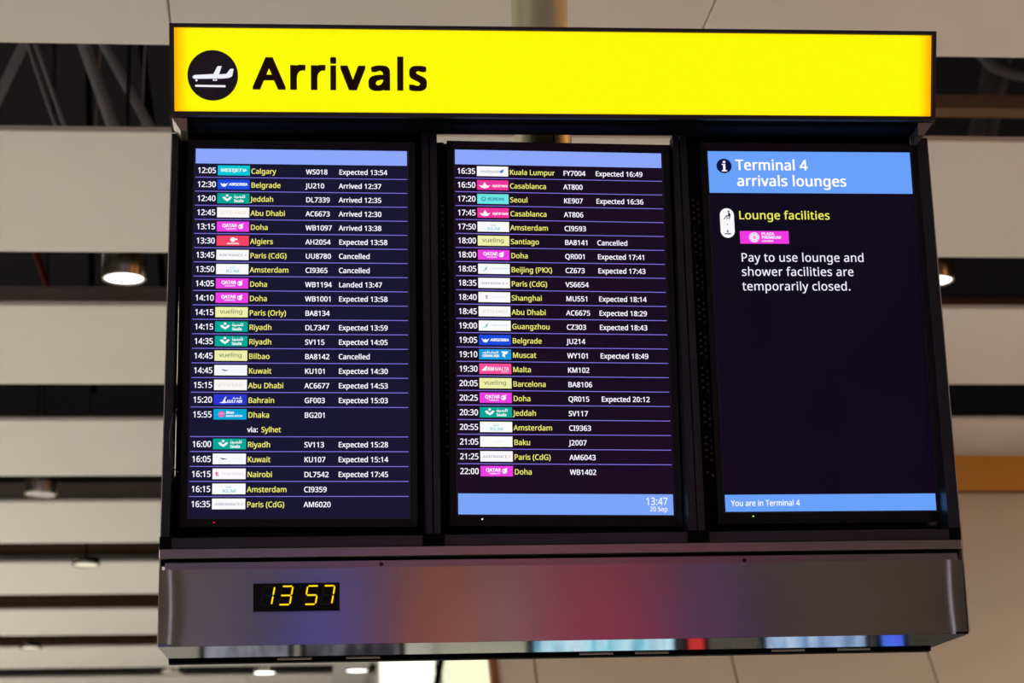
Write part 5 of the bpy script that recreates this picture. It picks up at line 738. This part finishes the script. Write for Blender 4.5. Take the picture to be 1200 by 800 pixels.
        D(.46, .52, .03, WHT); D(.2, .52, .03, WHT)
        T('OMAN AIR', .1, .62, .24, .24, WHT, .08); P([(.68, .8), (.92, .8), (.86, .52), (.8, .5), (.82, .2), (.72, .34), (.74, .6)], WHT)
    elif kind == 'km':
        P([(.06, .3), (.2, .74), (.25, .74), (.22, .3)], WHT); T('KM', .25, .46, .32, .34, WHT, .06, .1); T('MALTA', .48, .92, .32, .34, WHT, .02, .1); T('AIRLINES', .68, .9, .14, .1, WHT, .02)
    elif kind == 'j2':
        T('AZAL', .42, .66, .4, .22, (232, 238, 244), .02)
    elif kind == 'pp':
        D(.29, .5, .40, (236, 232, 246)); D(.29, .5, .13, (240, 150, 226), -.0005)
        for q in range(8): D(.29 + .1 * math.cos(q * .785) , .5 + .26 * math.sin(q * .785), .055, (240, 150, 226), -.0005)
        T('PLAZA', .44, .7, .68, .2, WHT, .05); T('PREMIUM', .44, .84, .40, .2, WHT, .06); T('LOUNGE', .44, .68, .14, .14, WHT, .04)
    o = mb.build('airline_logo', parent=parent, loc=(x, y, z))
    return o

F1 = [('12:05', 'wj', 'Calgary', 'WS018', 'Expected 13:54'), ('12:30', 'as', 'Belgrade', 'JU210', 'Arrived 12:37'), ('12:40', 'sv', 'Jeddah', 'DL7339', 'Arrived 12:35'),
      ('12:45', 'ey', 'Abu Dhabi', 'AC6673', 'Arrived 12:30'), ('13:15', 'qr', 'Doha', 'WB1097', 'Arrived 13:38'), ('13:30', 'ah', 'Algiers', 'AH2054', 'Expected 13:58'),
      ('13:45', 'af', 'Paris (CdG)', 'UU8780', 'Cancelled'), ('13:50', 'kl', 'Amsterdam', 'CI9365', 'Cancelled'), ('14:05', 'qr', 'Doha', 'WB1194', 'Landed 13:47'),
      ('14:10', 'qr', 'Doha', 'WB1001', 'Expected 13:58'), ('14:15', 'vy', 'Paris (Orly)', 'BA8134', ''), ('14:15', 'sv', 'Riyadh', 'DL7347', 'Expected 13:59'),
      ('14:35', 'sv', 'Riyadh', 'SV115', 'Expected 14:05'), ('14:45', 'vy', 'Bilbao', 'BA8142', 'Cancelled'), ('14:45', 'ku', 'Kuwait', 'KU101', 'Expected 14:30'),
      ('15:15', 'ey', 'Abu Dhabi', 'AC6677', 'Expected 14:53'), ('15:20', 'gf', 'Bahrain', 'GF003', 'Expected 15:03'), ('15:55', 'bg', 'Dhaka', 'BG201', ''), None,
      ('16:00', 'sv', 'Riyadh', 'SV113', 'Expected 15:28'), ('16:05', 'ku', 'Kuwait', 'KU107', 'Expected 15:14'), ('16:15', 'kq', 'Nairobi', 'DL7542', 'Expected 17:45'),
      ('16:15', 'kl', 'Amsterdam', 'CI9359', ''), ('16:35', 'af', 'Paris (CdG)', 'AM6020', '')]
F2 = [('16:35', 'mh', 'Kuala Lumpur', 'FY7004', 'Expected 16:49'), ('16:50', 'at', 'Casablanca', 'AT800', ''), ('17:20', 'ke', 'Seoul', 'KE907', 'Expected 16:36'),
      ('17:45', 'at', 'Casablanca', 'AT806', ''), ('17:50', 'kl', 'Amsterdam', 'CI9593', ''), ('18:00', 'vy', 'Santiago', 'BA8141', 'Cancelled'), ('18:00', 'qr', 'Doha', 'QR001', 'Expected 17:41'),
      ('18:05', 'cz', 'Beijing (PKX)', 'CZ673', 'Expected 17:43'), ('18:35', 'af', 'Paris (CdG)', 'VS6654', ''), ('18:40', 'mu', 'Shanghai', 'MU551', 'Expected 18:14'),
      ('18:45', 'ey', 'Abu Dhabi', 'AC6675', 'Expected 18:29'), ('19:00', 'cz', 'Guangzhou', 'CZ303', 'Expected 18:43'), ('19:05', 'as', 'Belgrade', 'JU214', ''),
      ('19:10', 'wy', 'Muscat', 'WY101', 'Expected 18:49'), ('19:30', 'km', 'Malta', 'KM102', ''), ('20:05', 'vy', 'Barcelona', 'BA8106', ''), ('20:25', 'qr', 'Doha', 'QR015', 'Expected 20:12'),
      ('20:30', 'sv', 'Jeddah', 'SV117', ''), ('20:55', 'kl', 'Amsterdam', 'CI9363', ''), ('21:05', 'j2', 'Baku', 'J2007', ''), ('21:25', 'af', 'Paris (CdG)', 'AM6043', ''), ('22:00', 'qr', 'Doha', 'WB1402', '')]

def monitor(x, y, z, rot, k, label, bot):
    t = empty('display_monitor', (x, y, z), rot); tag(t, label, 'display')
    bz = MB(); ms, mt = .022, .0225
    # bezel: four sloped bars round the glass
    def bar(o, i):
        (ox0, ox1, oz0, oz1), (ix0, ix1, iz0, iz1) = o, i
        yo, yi, yb = -.008, -.0035, .045
        V = [(ox0, yo, oz0), (ox1, yo, oz0), (ox1, yo, oz1), (ox0, yo, oz1), (ix0, yi, iz0), (ix1, yi, iz0), (ix1, yi, iz1), (ix0, yi, iz1),
             (ox0, yb, oz0), (ox1, yb, oz0), (ox1, yb, oz1), (ox0, yb, oz1), (ix0, .001, iz0), (ix1, .001, iz0), (ix1, .001, iz1), (ix0, .001, iz1)]
        F = []
        for a in range(4):
            b = (a + 1) % 4
            F += [(a, b, 4 + b, 4 + a), (8 + a, 8 + b, b, a), (4 + a, 4 + b, 12 + b, 12 + a)]
        F.append((8, 11, 10, 9))
        bz.add(V, F, M_bezel)
    lo = (-ms, SW + ms, -SH - bot, mt); li = (-.003, SW + .003, -SH - .003, .003)
    bar(lo, li)
    # fine lit lip between bezel and glass
    bz.build('bezel', parent=t)
    M_lip = mat('bezel_lip', (62, 50, 46), .35, noise=.1)
    lp = MB()
    for (a, b, c, d) in ((-.0045, -.003, -SH - .0045, .003), (SW + .003, SW + .0045, -SH - .0045, .003), (-.0045, SW + .0045, -SH - .0045, -SH - .003)):
        lp.box(a, b, -.0048, -.003, c, d, M_lip)
    lp.build('bezel_lip', parent=t)
    MB().box(-.003, SW + .003, 0.0005, .012, -SH - .003, .003, M_scr[k]).build('screen', parent=t)
    M_led = glow(('led_red', 'led_white', 'led_green')[k], ((235, 30, 50), (235, 250, 225), (170, 225, 110))[k], 1.3)
    lx_ = (.066, .062, .072)[k]
    MB().disc(0, 0, .0022, 0, 12, M_led).build('status_led', parent=t, loc=(lx_, -.0085, -SH - .014))
    return t
def rows(t, data, k, y0=-.0002):
    z = -.0421; p = .03981
    i = 0
    while i < len(data):
        r = data[i]
        span = 2 if (i + 1 < len(data) and data[i + 1] is None) else 1
        top = z - p * i; btm = z - p * (i + span)
        row = MB().rect(0.0005, SW - .0005, btm + .0016, top - .0006, y0, M_scr[k]).build('flight_row', parent=t)
        bl = top - p + .0125                                      # text baseline
        tm, lg, city, fl, st = r
        write_obj('departure_time' if False else 'scheduled_time', row, tm, .0055, bl - .0002, .0232, M_white, .0500)
        logo(lg, row, .0597, top - .0333, .0858, .0282, y0 - .0003)
        write_obj('city_name', row, city, .1490, bl - .0006, .0210, M_yellow)
        write_obj('flight_number', row, fl, .2965, bl - .0006, .0205, M_white)
        if st: write_obj('flight_status', row, st, .3855, bl - .0003, .0205, M_white)
        if span == 2:
            mb = MB()
            w = write(mb, 'via:', .148, bl - p, .0200, y0 - .0006, M_white, bold=.022)
            write(mb, 'Sylhet', .148 + w + .008, bl - p, .0205, y0 - .0006, M_yellow, bold=.022)
            mb.build('via_text', parent=row)
        last = i + span >= len(data)
        if not last:
            MB().rect(0, SW, btm - .0006, btm + .0015, y0 - .0003, M_divider).build('divider_line', parent=row)
        i += span
def write_obj(name, parent, text, x, z, size, m, width=None, bold=.022, y=-.0008, track=.012):
    mb = MB(); write(mb, text, x, z, size, y, m, width=width, bold=bold, track=track)
    return mb.build(name, parent=parent)

DX = [-.9, -.19827, .50222]
DZ = [3.75705, 3.76221, 3.76518]
WY = [-.01241, .0008, -.00998]
RR = [-.00682, -.00886, .00019]
mon = []
labs = ['left portrait display listing flights from 12:05 Calgary to 16:35 Paris',
        'middle portrait display listing flights from 16:35 Kuala Lumpur to 22:00 Doha',
        'right portrait display headed Terminal 4 arrivals lounges']
for k in range(3):
    mon.append(monitor(DX[k], 0, DZ[k], (0, -RR[k], WY[k]), k, labs[k], (.026, .032, .034)[k]))
HY = -.0004
t = mon[0]
MB().rect(0, SW, -.0421, 0, HY, M_blue[0]).build('header_bar', parent=t)
rows(t, F1, 0)
MB().rect(0, SW, -SH, -SH + .0012, HY, M_divider).build('edge_line', parent=t) if False else None
t = mon[1]
MB().rect(0, SW, -.0425, 0, HY, M_blue[0]).build('header_bar', parent=t)
rows(t, F2, 1)
fb = MB().rect(0, SW, -SH, -.9575, HY, M_blue[1]).build('footer_bar', parent=t)
write_obj('screen_clock', fb, '13:47', .4965, -.9865, .0292, M_white, .0590, .008, -.0007)
write_obj('screen_date', fb, '20 Sep', .5065, -1.0035, .0180, M_white, .0480, .018, -.0007)
t = mon[2]
hb = MB().rect(0, SW, -.1215, 0, HY, M_blue[2]).build('header_bar', parent=t)
write_obj('heading_text', hb, 'Terminal 4', .0765, -.0545, .0440, M_white, .2020, .028, -.0007, .02)
write_obj('heading_text', hb, 'arrivals lounges', .0775, -.1010, .0440, M_white, .3080, .028, -.0007, .02)
M_navy = glow('navy_ink', (8, 18, 64))
inf = MB().disc(.0440, -.0430, .0212, HY - .0003, 36, M_navy)
inf.disc(.0445, -.0315, .0038, HY - .0006, 16, M_white)
inf.rect(.0412, .0476, -.0560, -.0385, HY - .0006, M_white).rect(.0372, .0476, -.0400, -.0375, HY - .0006, M_white).rect(.0370, .0520, -.0590, -.0558, HY - .0006, M_white)
inf.build('information_symbol', parent=hb)
# pill-shaped pictogram: lounge seat over shower
pl = MB(); pw, ph = .0195, .0425
pts = [(.0448 + pw * math.cos(a), -.2088 + (ph - pw) + pw * math.sin(a)) for a in [math.pi * q / 14 for q in range(15)]]
pts += [(.0448 + pw * math.cos(a), -.2088 - (ph - pw) + pw * math.sin(a)) for a in [math.pi + math.pi * q / 14 for q in range(15)]]
pl.poly(pts, HY, glow('pill_white', (250, 250, 254)))
pill = pl.build('lounge_pictogram', parent=t)
ii = MB(); yy = HY - .0004
ii.disc(.0500, -.1750, .0026, yy, 14, M_navy)
ii.poly([(.0480, -.1785), (.0525, -.1785), (.0545, -.1880), (.0490, -.1890)], yy, M_navy)
ii.poly([(.0410, -.1875), (.0500, -.1860), (.0520, -.1900), (.0400, -.1905)], yy, M_navy)
ii.poly([(.0400, -.1905), (.0425, -.1905), (.0375, -.1985), (.0345, -.1985)], yy, M_navy)
ii.poly([(.0540, -.1820), (.0560, -.1825), (.0530, -.1940), (.0505, -.1935)], yy, M_navy)
ii.rect(.0430, .0530, -.1950, -.1930, yy, M_navy).rect(.0435, .0450, -.2000, -.1930, yy, M_navy).rect(.0505, .0522, -.2000, -.1930, yy, M_navy)
ii.poly([(.0430, -.2135), (.0470, -.2135), (.0450, -.2095)], yy, M_navy)
ii.poly([(.0415, -.2335), (.0485, -.2335), (.0450, -.2285)], yy, M_navy).rect(.0435, .0465, -.2370, -.2330, yy, M_navy)
ii.poly([(.0350, -.2385), (.0550, -.2385), (.0530, -.2415), (.0370, -.2415)], yy, M_navy)
ii.build('pictogram_figure', parent=pill)
write_obj('section_title', t, 'Lounge facilities', .0765, -.1975, .0345, glow('lemon', (240, 236, 96)), .2560, .016, -.0006, .02)
logo('pp', t, .0782, -.2680, .1355, .0365, HY)
M_soft = glow('soft_white', (236, 234, 250))
for s, zz, w in (('Pay to use lounge and', -.3195, .3440), ('shower facilities are', -.3600, .3125), ('temporarily closed.', -.4015, .3015)):
    write_obj('body_text', t, s, .0768, zz, .0355, M_soft, w, .010, -.0006, .02)
fb = MB().rect(0, SW, -SH, -.9675, HY, M_blue[2]).build('footer_bar', parent=t)
write_obj('footer_text', fb, 'You are in Terminal 4', .0158, -.9980, .0225, M_white, .1850, .022, -.0007, .015)

# ================================================================== CABLE
pts = []
for q in range(17):
    a = math.pi * (.55 + .95 * q / 16)
    pts.append((-.930 + .024 * math.cos(a), -.092 + .01 * math.sin(a * .7), 2.93 + .085 * math.sin(a)))
cb = MB().tube(pts, .0013, 8, M_cable).build('cable'); tag(cb, 'thin black cable loop beside the left display', 'cable')

# ================================================================== THINGS MIRRORED IN THE STEEL: lit advertising screens in the hall
def ad_mat(name, cols, scale, strength):
    m = mat(name, (6, 6, 6), .3, emit=(128, 128, 128), strength=strength)
    nt = m.node_tree; N = nt.nodes; K = nt.links; b = N['Principled BSDF']
    tc = N.new('ShaderNodeTexCoord'); nz = N.new('ShaderNodeTexNoise'); nz.inputs['Scale'].default_value = scale; nz.inputs['Distortion'].default_value = 1.5
    K.new(tc.outputs['Object'], nz.inputs['Vector'])
    rp = N.new('ShaderNodeValToRGB'); e = rp.color_ramp.elements
    e[0].position = .36; e[0].color = lin(cols[0]); e[1].position = .64; e[1].color = lin(cols[-1])
    for j, c in enumerate(cols[1:-1]):
        q = e.new(.36 + .28 * (j + 1) / (len(cols) - 1)); q.color = lin(c)
    K.new(nz.outputs[0], rp.inputs[0]); K.new(rp.outputs[0], b.inputs['Emission Color'])
    return m
def advert(x0, x1, y, z0, z1, m, label, face=1):
    """free-standing lit advertising totem; face=+1 looks towards +Y"""
    w = x1 - x0
    t = empty('advertising_totem', ((x0 + x1) / 2, y, 0)); tag(t, label, 'advertising screen')
    MB().bbox(-w / 2 - .04, w / 2 + .04, -.08, .08, z0 - .06, z1 + .06, .01, M_frame).build('housing', parent=t)
    yf = .081 * face
    MB().box(-w / 2, w / 2, min(yf, yf + .004 * face), max(yf, yf + .004 * face), z0, z1, m).build('lit_panel', parent=t)
    MB().box(-w * .2, w * .2, -.05, .05, .02, z0 - .06, M_frame).build('stand', parent=t)
    MB().bbox(-w * .35, w * .35, -.25, .25, 0, .02, .004, M_frame).build('foot', parent=t)
    return t
ADY = -14
advert(-.62, .02, ADY, 1.2, 4.9, ad_mat('advert_blue', [(60, 80, 250), (110, 130, 255)], .8, 1.9), 'tall blue lit advertising totem behind the viewer, mirrored in the steel')
advert(.36, 1.02, ADY, 1.2, 4.9, ad_mat('advert_orange', [(255, 140, 30), (235, 110, 20)], .8, 1.6), 'tall orange lit advertising totem behind the viewer, mirrored in the steel')
advert(1.16, 1.36, ADY, 1.2, 4.9, ad_mat('advert_pale', [(230, 226, 250), (210, 200, 240)], .8, 2.0), 'narrow pale lit totem behind the viewer, mirrored in the steel')
advert(1.46, 2.62, ADY, 1.2, 4.9, ad_mat('advert_magenta', [(250, 40, 120), (230, 50, 150)], .6, 1.3), 'wide magenta lit advertising totem behind the viewer, mirrored in the steel')
advert(2.80, 3.30, ADY, 1.2, 4.9, ad_mat('advert_violet', [(130, 100, 240), (110, 90, 210)], .8, 0.9), 'violet lit advertising totem behind the viewer, mirrored in the steel')
advert(-2.0, -1.0, ADY, 1.2, 4.9, ad_mat('advert_grey', [(190, 190, 220), (160, 160, 190)], .8, 0.8), 'grey lit advertising totem behind the viewer, mirrored in the steel')
advert(3.7, 4.9, ADY, 1.2, 4.9, ad_mat('advert_taupe', [(170, 150, 140), (150, 130, 120)], .8, 0.4), 'taupe lit advertising totem behind the viewer, mirrored at the right of the steel')
advert(-5.0, -4.5, ADY, 1.2, 4.9, ad_mat('streak_white', [(240, 240, 250), (220, 224, 250)], .8, 3.0), 'narrow white lit strip added far left behind the viewer for the steel end streak')  # light strip added to put a bright streak on the curved left steel end
advert(7.3, 7.9, ADY, 1.2, 4.9, MATS['streak_white'], 'narrow white lit strip added far right behind the viewer for the steel end streak')  # its added counterpart for the streak on the right steel end
# low screens beyond the board, mirrored in its polished underside
advert(.98, 1.90, 9.0, .5, 2.1, ad_mat('shop_cyan', [(20, 110, 150), (120, 225, 240), (250, 250, 255), (40, 150, 190)], 8.0, 1.6), 'low shop screen with cyan and white picture beyond the board', -1)
advert(-1.15, -.62, 9.0, .4, 2.2, ad_mat('shop_white', [(60, 60, 70), (225, 225, 235), (90, 90, 100)], 6.0, .7), 'low shop screen with grey and white picture at the far left beyond the board', -1)
advert(-.5, .1, 9.0, .4, 2.2, ad_mat('shop_dusk', [(30, 30, 40), (90, 86, 90), (200, 200, 210)], 6.0, .5), 'low shop screen with a dusky picture beyond the board', -1)
advert(2.00, 2.10, 9.0, .5, 2.1, ad_mat('shop_red', [(255, 40, 30), (200, 60, 60)], 3.0, 1.2), 'narrow red lit strip beside the cyan shop screen', -1)
advert(2.52, 3.18, 9.0, .5, 2.1, ad_mat('shop_blue', [(40, 70, 120), (150, 190, 235), (240, 245, 255)], 8.0, 1.4), 'low shop screen with pale blue picture beyond the board', -1)
advert(3.30, 3.44, 9.0, .5, 2.1, ad_mat('shop_teal', [(0, 200, 240), (90, 80, 255)], 5.0, 1.3), 'narrow turquoise lit strip at the far right of the shop screens', -1)
